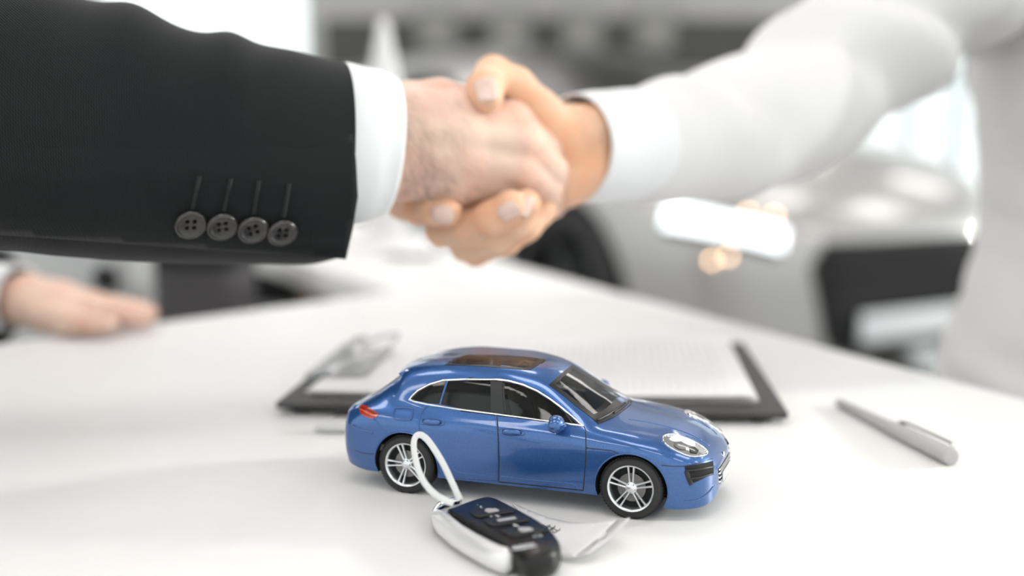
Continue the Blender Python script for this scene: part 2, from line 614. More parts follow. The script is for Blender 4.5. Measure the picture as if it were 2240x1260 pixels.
def wheel_parts(r_tire, r_rim, width, parent, pos, sgn, spin, mats, S, name='tire', detail=True):
    """tire with rim, spokes, hub and brake disc as its sub-parts (axis y, outer face towards sgn)"""
    m_rub, m_rim, m_disc, m_dark = mats
    h = width / 2
    prof = [(r_rim - 6, -h + 10), (r_rim + 4, -h), (r_tire - 45, -h - 4), (r_tire - 14, -h + 14), (r_tire, -h + 45),
            (r_tire, h - 45), (r_tire - 14, h - 14), (r_tire - 45, h + 4), (r_rim + 22, h + 2), (r_rim + 14, h + 5), (r_rim + 4, h), (r_rim - 6, h - 10)]
    def put(v):
        return [((x * math.cos(spin) - z * math.sin(spin)) * S + pos[0], sgn * y * S + pos[1], (x * math.sin(spin) + z * math.cos(spin)) * S + pos[2]) for x, y, z in v]
    v, f = lathe(prof, 64, 'y')
    parts = [(v, f)]
    if detail:                             # tread blocks
        tv, tf = [], []
        for i in range(60):
            a0, a1 = 2 * math.pi * (i + 0.12) / 60, 2 * math.pi * (i + 0.8) / 60
            for (y0, y1, sk) in ((-h + 30, -h + 75, 0.05), (-50, -8, -.04), (8, 50, .04), (h - 75, h - 30, -0.05)):
                o = len(tv)
                for (a, y) in ((a0, y0), (a1, y0), (a1 + sk, y1), (a0 + sk, y1)):
                    for r in (r_tire - 4, r_tire + 5):
                        tv.append((r * math.cos(a), y, r * math.sin(a)))
                tf += [(o + 1, o + 3, o + 5, o + 7), (o, o + 1, o + 3, o + 2), (o + 2, o + 3, o + 5, o + 4), (o + 4, o + 5, o + 7, o + 6), (o + 6, o + 7, o + 1, o)]
        parts.append((tv, tf))
    v, f = merge(parts)
    t = mesh_obj(name, put(v), f, m_rub, parent, local=True, sharp=40)
    # rim barrel with lip
    v, f = lathe([(r_rim - 8, -h + 20), (r_rim - 20, -h + 40), (r_rim - 26, h - 60), (r_rim - 22, h - 22), (r_rim - 12, h - 4), (r_rim + 3, h + 1), (r_rim + 5, h - 6)], 64, 'y')
    mesh_obj('rim', put(v), f, m_rim, t, local=True, sharp=50)
    v, f = lathe([(0, h - 95), (r_rim - 22, h - 95)], 48, 'y')
    mesh_obj('wheel_back', put(v), f, m_dark, t, local=True)
    v, f = lathe([(60, h - 62), (165, h - 62), (165, h - 72), (60, h - 72)], 48, 'y')
    mesh_obj('brake_disc', put(v), f, m_disc, t, local=True, sharp=40)
    for k in range(5):
        a = math.pi / 2 + 2 * math.pi * k / 5
        parts = []
        for e in (-1, 1):
            pa = np.array([math.cos(a), math.sin(a)]); pb = np.array([-math.sin(a), math.cos(a)])
            p0, p1 = pa * 50 + pb * e * 17, pa * (r_rim - 10) + pb * e * 34
            d = (p1 - p0) / np.linalg.norm(p1 - p0); nrm = np.array([-d[1], d[0]])
            vs = []
            for q in range(5):
                c = p0 + (p1 - p0) * q / 4
                dep = h - 30 + 22 * (q / 4) ** 1.4
                wd = 15 - 2.5 * math.sin(q / 4 * math.pi)
                for (u, z) in ((-wd, -30), (-wd, -6), (-wd * 0.45, 2), (wd * 0.45, 2), (wd, -6), (wd, -30)):
                    vs.append((c[0] + nrm[0] * u, dep + z, c[1] + nrm[1] * u))
            fs = []
            for q in range(4):
                for w in range(6):
                    x = (w + 1) % 6
                    fs.append((q * 6 + w, q * 6 + x, q * 6 + 6 + x, q * 6 + 6 + w))
            parts.append((vs, fs))
        v, f = merge(parts)
        mesh_obj('spoke', put(v), f, m_rim, t, local=True, sharp=45)
    v, f = lathe([(0, h - 8), (30, h - 9), (40, h - 16), (62, h - 24), (72, h - 34), (72, h - 70)], 40, 'y')
    mesh_obj('hub', put(v), f, m_rim, t, local=True, sharp=45)
    if detail:
        for k in range(5):
            a = math.pi / 2 + math.pi / 5 + 2 * math.pi * k / 5
            v, f = lathe([(0, h - 18), (8, h - 19), (10, h - 24), (10, h - 40)], 10, 'y')
            mesh_obj('lug_nut', put([(x + 50 * math.cos(a), y, z + 50 * math.sin(a)) for x, y, z in v]), f, m_disc, t, local=True)
    return t

# ================================================================== THE TOY CAR
S24 = 1 / 24000.0
M_BLUE = car_paint('toy_blue_paint', (0.014, 0.070, 0.25), (0.042, 0.145, 0.40), 0.55, 0.30, 5000.0)
M_BLACKP = mat('black_plastic', (0.012, 0.012, 0.013), 0.35, vary=0.2)
M_WELL = mat('wheel_well_black', (0.006, 0.006, 0.007), 0.8)
M_RUB = mat('tire_rubber', (0.016, 0.016, 0.016), 0.62, vary=0.15, vscale=600)
M_RIM = mat('rim_silver', (0.74, 0.75, 0.77), 0.22, 0.85)
M_DISC = mat('brake_steel', (0.20, 0.195, 0.19), 0.35, 0.9)
M_CHROME = mat('chrome', (0.86, 0.86, 0.87), 0.09, 1.0, vary=0.01)
M_TINT = glass('tinted_glass', (0.55, 0.52, 0.5), 0.10)
M_WIND = glass('windscreen_glass', (0.86, 0.92, 0.94), 0.88)
M_ROOFG = glass('sunroof_glass', (0.92, 0.87, 0.82), 0.8)
M_RED = mat('tail_lamp_red', (0.42, 0.025, 0.008), 0.12, coat=1.0, vary=0.3, vscale=900)
M_AMBER = mat('tail_lamp_orange', (0.85, 0.16, 0.03), 0.2, coat=1.0)
M_CLEAR = glass('lamp_lens', (1, 1, 1), 0.95)
M_SEAT = mat('toy_interior', (0.42, 0.36, 0.31), 0.6)
M_DASH = mat('toy_dashboard', (0.24, 0.225, 0.21), 0.55)
M_PLATE = mat('plate_white', (0.75, 0.76, 0.78), 0.4)

CAR_YAW = -0.3418
car = empty('toy_car', (0.0130, 0.5804, TZ), CAR_YAW)
tag(car, 'small metallic blue toy car with silver five-spoke wheels on the white table', 'toy car')
car_mw = Matrix.Translation(car.location) @ Matrix.Rotation(CAR_YAW, 4, 'Z')
def c24(x, y, z):
    return Vector(((x - 2340) * S24, y * S24, z * S24))

body, SH = shell_mesh(BODY, M_BLUE, M_WELL)
for v in body.data.vertices:
    v.co = c24(*v.co)
adopt(body, car, True)
SK = Skin(body.data, car_mw)

def to_px(p):                              # local point -> photo pixel
    w = car_mw @ p - CAM
    d = w.y * _c - w.z * _s
    return 1120 + F_PX * w.x / d, 630 - F_PX * (w.y * _s + w.z * _c) / d

DLO = [(895, 874), (903, 864), (914, 854), (938, 841), (969, 832), (1018, 829.5), (1084, 830), (1112, 833), (1145, 842), (1175, 855), (1202, 872), (1225, 889), (1249, 909), (1267, 925), (1276, 932),
       (1240, 927), (1197, 921), (1140, 913), (1087, 906), (1010, 896), (937, 885), (908, 879)]
WIND_OUT = [(1200, 842), (1212, 832), (1228, 817), (1252, 798), (1300, 826), (1340, 850), (1364, 864), (1384, 877), (1380, 886), (1366, 897), (1342, 914), (1309, 928), (1296, 916), (1262, 890), (1230, 864)]
WIND_GL = [(1213, 842), (1225, 830), (1252, 806), (1300, 834), (1352, 866), (1340, 883), (1318, 900), (1299, 907), (1265, 881), (1235, 858)]
ROOF_OUT = [(972, 799), (993, 786), (1017, 776.5), (1060, 775.5), (1110, 777), (1160, 781), (1196, 787), (1180, 797), (1160, 810), (1110, 806), (1060, 802), (1015, 800)]
ROOF_GL = [(982, 797), (999, 786.5), (1020, 779), (1110, 780), (1186, 788.5), (1156, 805), (1110, 802), (1060, 798)]

# cut the glass openings out of the body
bm = bmesh.new(); bm.from_mesh(body.data)
cams_l = car_mw.inverted() @ CAM
dele = []
def grow(poly, k):
    c = np.mean(np.array(poly), 0)
    return [tuple(c + (np.array(p) - c) * k) for p in poly]
WIND_CUT, ROOF_CUT, DLO_CUT = grow(WIND_GL, 1.04), grow(ROOF_GL, 1.05), grow(DLO, 0.96)
for f in bm.faces:
    c, n = f.calc_center_median(), f.normal
    if c.z < 0.035: continue
    if n.dot(cams_l - c) > 0:
        x, y = to_px(c)
        if inside(WIND_CUT, x, y) or inside(ROOF_CUT, x, y):
            dele.append(f); continue
    cm, nm = Vector((c.x, -abs(c.y), c.z)), Vector((n.x, n.y if c.y < 0 else -n.y, n.z))
    if nm.dot(cams_l - cm) > 0:
        x, y = to_px(cm)
        if inside(DLO_CUT, x, y): dele.append(f)
    if c24(330, 0, 0).x < c.x < c24(760, 0, 0).x and c.z > c24(0, 0, 1110).z and abs(c.y) < 0.0225 and n.x < -0.2:
        dele.append(f)
bmesh.ops.delete(bm, geom=list(set(dele)), context='FACES')
bm.to_mesh(body.data); bm.free()

def face_out(vs, fs, hits):
    """turn faces to the outside of the body"""
    out = []
    for f in fs:
        n = (vs[f[1]] - vs[f[0]]).cross(vs[f[2]] - vs[f[0]])
        out.append(f if n.dot(hits[f[0]][1]) > 0 else tuple(reversed(f)))
    return out
def px_patch(name, poly, m, off=0.0001, step=4.0, parent=None, both=False, thick=0.0):
    v2, fs = patch_2d(poly, step)
    hs = [SK.px(*q) for q in v2]
    vs = [lift(h, off) for h in hs]
    fs = face_out(vs, fs, hs)
    o = mesh_obj(name, vs, fs, m, parent or car, local=True)
    if both:
        mv, mf = mirror(vs, fs)
        mesh_obj(name, mv, mf, m, parent or car, local=True)
    return o
def px_line(name, pts, m, width, height, closed=False, step=3.0, both=True, parent=None, curve=0):
    if curve:
        pts = [tuple(p) for p in catmull(pts, curve, closed)]
    hits = [SK.px(*q) for q in densify(pts, step, closed)]
    v, f = strip(hits, width, height, closed)
    o = mesh_obj(name, v, f, m, parent or car, local=True)
    if both:
        mv, mf = mirror(v, f)
        mesh_obj(name, mv, mf, m, parent or car, local=True)
    return o
def ring_patch(name, outer, inner, m, off, step=4.0, both=False):
    """flat frame between two outlines"""
    a, b = densify(outer, step), densify(inner, step)
    co = [Vector(p) for p in a + b]
    ed = [(i, (i + 1) % len(a)) for i in range(len(a))] + [(len(a) + i, len(a) + (i + 1) % len(b)) for i in range(len(b))]
    r = delaunay_2d_cdt(co, ed, [], 1, 1e-5)
    arr = np.array(inner)
    fs = []
    for f in r[2]:
        c = sum((r[0][i] for i in f), Vector((0, 0))) / len(f)
        if not inside(arr, c.x, c.y): fs.append(tuple(f))
    hs = [SK.px(*q) for q in r[0]]
    vs = [lift(h, off) for h in hs]
    fs = face_out(vs, fs, hs)
    o = mesh_obj(name, vs, fs, m, car, local=True)
    if both:
        mesh_obj(name, *mirror(vs, fs), m, car, local=True)
    return o

# side glass, pillars, chrome surround
px_patch('quarter_window', [(900, 873), (915, 858), (940, 844), (966, 835), (976, 835), (961, 884), (937, 882)], M_TINT, both=True)
px_patch('rear_door_window', [(981, 834), (1018, 832.5), (1073, 833), (1074, 902), (1010, 894), (965, 885)], M_TINT, both=True)
px_patch('front_door_window', [(1100, 836), (1112, 837), (1145, 846), (1173, 858), (1200, 875), (1223, 893), (1245, 911), (1262, 927), (1197, 919), (1104, 905)], M_TINT, both=True)
px_patch('door_pillar', [(1073, 833), (1100, 835), (1104, 907), (1074, 903)], M_BLACKP, 0.00014, both=True)
px_line('pillar_edge', [(978, 834), (970, 858), (962, 886)], M_BLUE, 0.0011, 0.0005)
px_line('window_seal', [(1101, 838), (1102, 870), (1106, 906)], M_BLACKP, 0.0012, 0.0005)
px_line('window_seal', [(1237, 905), (1244, 914), (1252, 927)], M_BLACKP, 0.0012, 0.0005)
px_line('window_trim', DLO, M_CHROME, 0.00105, 0.00055, True)
ring_patch('window_seal', grow(DLO, 0.998), grow(DLO, 0.955), M_BLACKP, 0.00008, both=True)
# windscreen and sunroof
px_patch('windscreen', WIND_GL, M_WIND, 0.00012)
ring_patch('windscreen_frame', WIND_OUT, grow(WIND_GL, 0.985), M_BLACKP, 0.00018)
px_patch('sunroof', ROOF_GL, M_ROOFG, 0.00012, 4)
ring_patch('sunroof_frame', ROOF_OUT, grow(ROOF_GL, 0.98), M_BLACKP, 0.00014, 4)
for pts in ([(1306, 921), (1330, 909), (1352, 894), (1366, 882)], [(1342, 905), (1360, 893), (1377, 878)]):
    px_line('wiper', pts, M_BLACKP, 0.0011, 0.0011, both=False)
# rear window with spoiler above it
def local_patch(name, pts_fn, us, vs_, m, off=0.0001, parent=None):
    hits = [[pts_fn(u, v) for v in vs_] for u in us]
    k = len(vs_)
    hs = [h for r in hits for h in r]
    V = [lift(h, off) for h in hs]
    Fq = [(i * k + j, (i + 1) * k + j, (i + 1) * k + j + 1, i * k + j + 1) for i in range(len(us) - 1) for j in range(k - 1)]
    Fq = face_out(V, Fq, hs)
    return mesh_obj(name, V, Fq, m, parent or car, local=True)
def from_rear(x_far, z0, z1, hw0, hw1):
    def fn(u, v):
        z = z0 + (z1 - z0) * u
        y = (hw0 + (hw1 - hw0) * u) * v
        return SK.cast(c24(-400, y, z), Vector((1, 0, 0)))
    return fn
lin = lambda a, b, n: [a + (b - a) * i / (n - 1) for i in range(n)]
local_patch('rear_window', from_rear(0, 1090, 1470, 560, 540), lin(0, 1, 8), lin(-1, 1, 14), M_TINT, 0.00012)
# spoiler: a blade that overhangs the rear window
sv = []
for i, y in enumerate(lin(-612, 612, 25)):
    q = abs(y) / 612
    dz, dx = -66 * q ** 2.2, 30 * q ** 4
    for (x, z) in ((1000, 1566), (900, 1545), (800, 1520), (725, 1496), (706, 1482), (720, 1462), (800, 1440)):
        sv.append(c24(x + dx, y, z + dz))
sf = [(i * 7 + j, (i + 1) * 7 + j, (i + 1) * 7 + (j + 1) % 7, i * 7 + (j + 1) % 7) for i in range(24) for j in range(7)]
sf += [tuple(range(7)), tuple(24 * 7 + q for q in range(7))[::-1]]
mesh_obj('roof_spoiler', sv, sf, M_BLUE, car, local=True, sharp=60)
# door gaps
M_GAP = M_BLACKP
px_line('door_gap', [(1277, 931), (1281, 940), (1282, 975), (1281, 1010), (1278, 1045), (1276, 1073)], M_GAP, 0.00062, 0.00016)
px_line('door_gap', [(1087, 907), (1089, 930), (1091, 970), (1092, 1010), (1091, 1054)], M_GAP, 0.00062, 0.00016)
px_line('door_gap', [(1091, 1054), (1150, 1060), (1210, 1066), (1276, 1073)], M_GAP, 0.0008, 0.00016)
px_line('door_edge', [(1085, 908), (1087, 935), (1088, 970), (1089, 1010), (1087, 1052)], M_BLUE, 0.0007, 0.0005)
px_line('door_edge', [(938, 888), (929, 894), (920, 908), (916, 924), (917, 940), (922, 955), (928, 975), (942, 1000)], M_BLUE, 0.0007, 0.0006, curve=4)
px_line('bonnet_gap', [(1283, 980), (1310, 983), (1338, 986), (1352, 991), (1364, 1000)], M_GAP, 0.0005, 0.00014)
px_line('bumper_gap', [(1447, 1018), (1470, 1020), (1498, 1020), (1530, 1012), (1560, 1003)], M_GAP, 0.0005, 0.00014)
px_line('bumper_gap', [(820, 918), (836, 936), (851, 953)], M_BLUE, 0.0007, 0.0004)
px_line('door_blade', [(984, 1014), (990, 1024), (1004, 1033), (1040, 1038), (1086, 1044)], M_BLUE, 0.0006, 0.00025, curve=4)
px_line('door_blade', [(1096, 1042), (1180, 1052), (1240, 1057), (1258, 1062), (1265, 1071)], M_BLUE, 0.0006, 0.00025, curve=4)
px_line('sill_line', [(985, 1046), (1085, 1052)], M_GAP, 0.0003, 0.0001)
px_line('bonnet_crease', [(1375, 917), (1420, 924), (1470, 936), (1510, 950), (1535, 963)], M_BLUE, 0.0010, 0.0003, both=True, curve=4)
px_line('bumper_crease', [(773, 931), (786, 938), (800, 943), (816, 947)], M_BLUE, 0.0012, 0.0007, curve=3)
px_line('bumper_crease', [(774, 984), (790, 990), (808, 993), (824, 991)], M_GAP, 0.0005, 0.00014, curve=3)
px_line('bonnet_crease', [(1500, 953), (1525, 961), (1552, 974)], M_BLUE, 0.0008, 0.0003, both=True, curve=3)
# fuel flap
fl = [(868, 893), (898, 893), (903, 898), (901, 913), (895, 919), (868, 918), (861, 911), (863, 898)]
px_line('fuel_flap', fl, M_BLUE, 0.0008, 0.0007, True, curve=3, both=False)
# door handles
def handle(pts, name='door_handle'):
    hits = [SK.px(*q) for q in densify(pts, 4, False)]
    n = len(hits)
    for sgn in (1, -1):
        V = []; R = []
        for i, h in enumerate(hits):
            e = math.sin(math.pi * min(1, max(0, (i + 0.4) / (n - 0.2)))) ** 0.35
            V.append(lift(h, 0.0011)); R.append(0.0016 * e)
        v, f = tube(V, R, 10, flat=0.62, upv=[h[1] for h in hits])
        if sgn < 0: v, f = mirror([tuple(q) for q in v], f)
        mesh_obj(name, v, f, M_BLUE, car, local=True)
    ring = px_line('handle_recess', [(pts[0][0] - 4, pts[0][1] - 6), (pts[-1][0] + 3, pts[-1][1] - 5), (pts[-1][0] + 3, pts[-1][1] + 6), (pts[0][0] - 4, pts[0][1] + 6)], M_BLUE, 0.0005, 0.0004, True, both=True, curve=3)
handle([(926, 922), (944, 923), (964, 925)])
handle([(1100, 944), (1120, 945), (1140, 947)])
# wing mirrors
def ellipsoid(c, r, n=20, m=14, cut=None, rot=None):
    vs, fs = [], []
    for i in range(m + 1):
        t = math.pi * i / m
        for j in range(n):
            a = 2 * math.pi * j / n
            p = Vector((r[0] * math.sin(t) * math.cos(a), r[1] * math.sin(t) * math.sin(a), r[2] * math.cos(t)))
            if cut: p = cut(p)
            if rot is not None: p = rot @ p
            vs.append(p + Vector(c))
    for i in range(m):
        for j in range(n):
            k = (j + 1) % n
            fs.append((i * n + j, (i + 1) * n + j, (i + 1) * n + k, i * n + k))
    return vs, fs
for sgn in (-1, 1):
    base = SK.cast(c24(2955, sgn * 1500, 1000), Vector((0, -sgn, 0)))[0]
    cm = c24(2900, sgn * 1015, 1060)
    def mcut(p):
        return Vector((max(p.x, -0.0022), p.y, p.z))
    v, f = ellipsoid(cm, (0.0044, 0.0060, 0.0043), 24, 16, mcut)
    stem_v, stem_f = tube([base, (base + cm) / 2 + Vector((0.0006, 0, -0.0012)), cm + Vector((0, 0, -0.001))], [0.0018, 0.0014, 0.0016], 10)
    mo = mesh_obj('wing_mirror', *merge([(v, f), (stem_v, stem_f)]), M_BLUE, car, local=True, sharp=50)
    gv, gf = lathe([(0, 0), (0.0028, 0)], 24, 'x')
    mesh_obj('mirror_glass', [Vector((q[0], q[1] * 1.4, q[2])) + cm + Vector((-0.00232, 0, 0)) for q in gv], gf, M_CHROME, mo, local=True)
    bv, bf = tube([cm + Vector((0.0030, sgn * -0.0028, -0.0004)), cm + Vector((0.0026, sgn * 0.0044, -0.0004))], 0.0006, 8)
    mesh_obj('mirror_lamp', bv, bf, M_BLUE, mo, local=True)
# lamps
TAIL = [(787, 889), (794, 886), (804, 889), (818, 898), (829, 906), (824, 913), (814, 916), (798, 911), (787, 902)]
px_patch('tail_lamp', TAIL, M_RED, 0.0003, 3, both=True)
px_line('tail_lamp_band', [(788, 895), (802, 902), (820, 910)], M_AMBER, 0.0005, 0.0006, both=True)
px_line('tail_lamp_band', [(790, 890), (806, 897), (824, 907)], M_BLACKP, 0.0004, 0.0006, both=True)
HEAD = [(1449, 960), (1456, 953), (1474, 952), (1502, 961), (1529, 974), (1547, 990), (1537, 998), (1508, 999), (1476, 986), (1456, 973)]
px_patch('headlamp', HEAD, M_CHROME, 0.00012, 3, both=True)
px_patch('headlamp_bulb', [(1474, 968), (1490, 966), (1502, 975), (1500, 985), (1485, 984), (1474, 976)], M_DISC, 0.0004, 3, both=True)
px_patch('headlamp_bulb', [(1506, 979), (1518, 978), (1528, 986), (1524, 993), (1510, 991)], M_BLACKP, 0.0004, 3, both=True)
px_patch('headlamp_lens', HEAD, M_CLEAR, 0.0009, 3, both=True)
px_line('headlamp_rim', HEAD, M_CHROME, 0.0005, 0.0009, True, both=True, curve=3)
# front intakes and grille
px_patch('air_intake', [(1497, 1021), (1528, 1015), (1560, 1008), (1561, 1034), (1530, 1051), (1507, 1061)], M_WELL, 0.00012, 3, both=True)
px_line('intake_slat', [(1499, 1030), (1530, 1027), (1560, 1021)], M_BLACKP, 0.0011, 0.0009)
px_line('intake_slat', [(1504, 1048), (1530, 1044), (1558, 1036)], M_BLACKP, 0.0011, 0.0009)
px_line('intake_slat', [(1501, 1030), (1506, 1046), (1512, 1060)], M_BLACKP, 0.0022, 0.0007)
px_line('bumper_lip', [(1496, 1096), (1520, 1095), (1545, 1082), (1562, 1062)], M_BLUE, 0.0008, 0.0005, curve=3)
def from_front(z0, z1, hw0, hw1):
    def fn(u, v):
        return SK.cast(c24(5200, (hw0 + (hw1 - hw0) * u) * v, z0 + (z1 - z0) * u), Vector((-1, 0, 0)))
    return fn
local_patch('grille', from_front(330, 530, 330, 400), lin(0, 1, 8), lin(-1, 1, 20), M_WELL, 0.00015)
for z in (370, 420, 470, 515):
    hits = [SK.cast(c24(5200, y, z), Vector((-1, 0, 0))) for y in lin(-380, 380, 21)]
    mesh_obj('grille_bar', *strip(hits, 0.0007, 0.0009), M_CHROME, car, local=True)
bv, bf = lathe([(0, 0.0006), (0.0013, 0.0004), (0.0016, 0)], 20, 'x')
hb = SK.cast(c24(5200, 0, 600), Vector((-1, 0, 0)))[0]
mesh_obj('bonnet_badge', [Vector(q) + hb for q in bv], bf, M_CHROME, car, local=True)
hp = SK.cast(c24(5200, 0, 400), Vector((-1, 0, 0)))[0]
box_obj('number_plate', hp.x + 0.0006, hp.x + 0.0014, -0.0105, 0.0105, hp.z - 0.0022, hp.z + 0.0022, M_PLATE, car, 0.0002, local=True)
# wheels, arch lips, exhausts
WM = (M_RUB, M_RIM, M_DISC, M_WELL)
for x in (964, 3771):
    for sgn in (-1, 1):
        wheel_parts(362, 268, 265, car, c24(x, sgn * 808, 362), sgn, 0.32 if x < 2000 else 0.0, WM, S24)
        arc = []
        for i in range(41):
            a = math.radians(-8 + 196 * i / 40)
            h = SK.cast(c24(x + 426 * math.cos(a), sgn * 1600, 352 + 426 * math.sin(a)), Vector((0, -sgn, 0)))
            if abs(h[0].y) > 0.028: arc.append(h)
        mesh_obj('wheel_arch_lip', *strip(arc, 0.0009, 0.00055), M_BLUE, car, local=True)
for sgn in (-1, 1):
    v, f = lathe([(0.0012, 0), (0.0017, 0), (0.0017, 0.004), (0.0012, 0.004)], 20, 'x')
    mesh_obj('exhaust_pipe', [Vector(q) + c24(40, sgn * 600, 320) for q in v], f, M_CHROME, car, local=True, sharp=50)
v, f = SH.mesh()
# cabin: floor tub, dashboard, seats, steering wheel, inner mirror
box_obj('cabin_floor', *[q * S24 for q in (500 - 2340, 3300 - 2340, -830, 830, 480, 560)], M_DASH, car, local=True)
bmx = bmesh.new()
add_box(bmx, *[q * S24 for q in (2950 - 2340, 3450 - 2340, -800, 800, 560, 960)])
bmesh.ops.bevel(bmx, geom=bmx.edges[:], offset=0.004, segments=3, affect='EDGES')
bm_obj('dashboard', bmx, M_DASH, car, local=True, sharp=50)
def seat(x, y, w, name='seat'):
    bmx = bmesh.new()
    add_box(bmx, *[q * S24 for q in (x - 2340, x + 480 - 2340, y - w, y + w, 560, 740)])
    add_box(bmx, 0, 130 * S24, (y - w) * S24, (y + w) * S24, 0, 640 * S24, Matrix.Translation(((x - 2340 - 60) * S24, 0, 640 * S24)) @ Matrix.Rotation(-0.25, 4, 'Y'))
    for yy in ((y,) if w < 400 else (-400, 400)):
        add_box(bmx, 0, 90 * S24, (yy - 130) * S24, (yy + 130) * S24, 0, 170 * S24, Matrix.Translation(((x - 2340 - 235) * S24, 0, 1285 * S24)) @ Matrix.Rotation(-0.2, 4, 'Y'))
    bmesh.ops.bevel(bmx, geom=bmx.edges[:], offset=0.0014, segments=2, affect='EDGES')
    bm_obj(name, bmx, M_SEAT, car, local=True, sharp=50)
seat(2250, -390, 250); seat(2250, 390, 250); seat(1350, 0, 680, 'rear_bench')
sv_, sf_ = lathe([(185 + 16 * math.cos(a), 16 * math.sin(a)) for a in lin(0, 2 * math.pi, 9)], 32, 'x')
rt = Matrix.Rotation(-0.45, 3, 'Y')
sw = mesh_obj('steering_wheel', [(rt @ (Vector(q) * S24)) + c24(2840, 380, 960) for q in sv_], sf_, M_BLACKP, car, local=True)
box_obj('inner_mirror', *[q * S24 for q in (2590 - 2340, 2620 - 2340, -120, 120, 1395, 1465)], M_BLACKP, car, 0.0006, local=True)

# ================================================================== THINGS ON THE TABLE
M_BOARD = mat('clipboard_board', (0.045, 0.042, 0.042), 0.55, vary=0.15, vscale=200, bump=0.2, bscale=900)
M_PAPER = mat('paper_white', (0.84, 0.83, 0.83), 0.75, vary=0.01)
M_CLIP = mat('clip_steel', (0.62, 0.62, 0.63), 0.22, 0.95)

def print_material():
    m = mat('printed_sheet', (0.84, 0.83, 0.84), 0.75, vary=0.0)
    nt = m.node_tree
    b = nt.nodes['Principled BSDF']
    tc = nt.nodes.new('ShaderNodeTexCoord')
    sp = nt.nodes.new('ShaderNodeSeparateXYZ')
    nt.links.new(tc.outputs['Object'], sp.inputs[0])
    wv = nt.nodes.new('ShaderNodeTexWave')           # printed lines across the sheet
    wv.wave_type = 'BANDS'; wv.bands_direction = 'X'
    wv.inputs['Scale'].default_value = 52.0
    nt.links.new(tc.outputs['Object'], wv.inputs['Vector'])
    st = nt.nodes.new('ShaderNodeMath'); st.operation = 'GREATER_THAN'; st.inputs[1].default_value = 0.62
    nt.links.new(wv.outputs['Fac'], st.inputs[0])
    mp = nt.nodes.new('ShaderNodeMapping'); mp.inputs['Scale'].default_value = (160, 420, 1)
    nt.links.new(tc.outputs['Object'], mp.inputs['Vector'])
    nz = nt.nodes.new('ShaderNodeTexNoise'); nz.inputs['Scale'].default_value = 1.0
    nt.links.new(mp.outputs[0], nz.inputs['Vector'])
    g2 = nt.nodes.new('ShaderNodeMath'); g2.operation = 'GREATER_THAN'; g2.inputs[1].default_value = 0.46
    nt.links.new(nz.outputs['Fac'], g2.inputs[0])
    def band(sock, lo, hi):
        a = nt.nodes.new('ShaderNodeMath'); a.operation = 'GREATER_THAN'; a.inputs[1].default_value = lo
        c = nt.nodes.new('ShaderNodeMath'); c.operation = 'LESS_THAN'; c.inputs[1].default_value = hi
        nt.links.new(sock, a.inputs[0]); nt.links.new(sock, c.inputs[0])
        k = nt.nodes.new('ShaderNodeMath'); k.operation = 'MULTIPLY'
        nt.links.new(a.outputs[0], k.inputs[0]); nt.links.new(c.outputs[0], k.inputs[1])
        return k.outputs[0]
    cur = st.outputs[0]
    for s in (g2.outputs[0], band(sp.outputs['X'], -0.095, 0.135), band(sp.outputs['Y'], -0.085, 0.085)):
        k = nt.nodes.new('ShaderNodeMath'); k.operation = 'MULTIPLY'
        nt.links.new(cur, k.inputs[0]); nt.links.new(s, k.inputs[1])
        cur = k.outputs[0]
    k = nt.nodes.new('ShaderNodeMath'); k.operation = 'MULTIPLY'; k.inputs[1].default_value = 0.22
    nt.links.new(cur, k.inputs[0])
    mx = nt.nodes.new('ShaderNodeMix'); mx.data_type = 'RGBA'
    mx.inputs[6].default_value = (0.84, 0.83, 0.84, 1); mx.inputs[7].default_value = (0.12, 0.15, 0.22, 1)
    nt.links.new(k.outputs[0], mx.inputs[0])
    nt.links.new(mx.outputs[2], b.inputs['Base Color'])
    return m
M_PRINT = print_material()

CBX, CBY, CBR = 0.0199, 0.8365, -0.084
clipb = empty('clipboard', (CBX, CBY, TZ), CBR)
tag(clipb, 'dark grey clipboard holding white printed sheets, lying behind the toy car', 'clipboard')
def rrect(hx, hy, r, n=5):
    out = []
    for cx, cy, a0 in ((hx - r, hy - r, 0), (-hx + r, hy - r, 90), (-hx + r, -hy + r, 180), (hx - r, -hy + r, 270)):
        out += [(cx + r * math.cos(math.radians(a0 + 90 * i / n)), cy + r * math.sin(math.radians(a0 + 90 * i / n))) for i in range(n + 1)]
    return out
o = bm_obj('board', prism(rrect(0.165, 0.123, 0.004), 0.004, 0.0075, 0.0006), M_BOARD, clipb, local=True, sharp=30)
# rubber feet carry the board a little above the table
for x in (-0.15, 0.15):
    for y in (-0.108, 0.108):
        v, f = lathe([(0, 0.0), (0.007, 0.0), (0.0075, 0.0042), (0, 0.0042)], 18)
        mesh_obj('rubber_foot', [(a + x, b + y, c) for a, b, c in v], f, M_BLACKP, clipb, local=True, sharp=40)
def sheet(name, hx0, hx1, hy0, hy1, z, lift_fn, m, rot=0.0, label=None):
    nx, ny = 36, 24
    vs, fs = [], []
    for k, dz in ((0, 0.0), (1, 0.0002)):
        for i in range(nx + 1):
            for j in range(ny + 1):
                x = hx0 + (hx1 - hx0) * i / nx; y = hy0 + (hy1 - hy0) * j / ny
                vs.append((x * math.cos(rot) - y * math.sin(rot), x * math.sin(rot) + y * math.cos(rot), z + dz + lift_fn(i / nx, j / ny)))
    o_ = (nx + 1) * (ny + 1)
    for i in range(nx):
        for j in range(ny):
            a = i * (ny + 1) + j
            q = (a, a + ny + 1, a + ny + 2, a + 1)
            fs.append(tuple(w + o_ for w in q)); fs.append(q[::-1])
    s = mesh_obj(name, vs, fs, m)
    s.location = (CBX, CBY, TZ); s.rotation_euler = (0, 0, CBR)
    return s
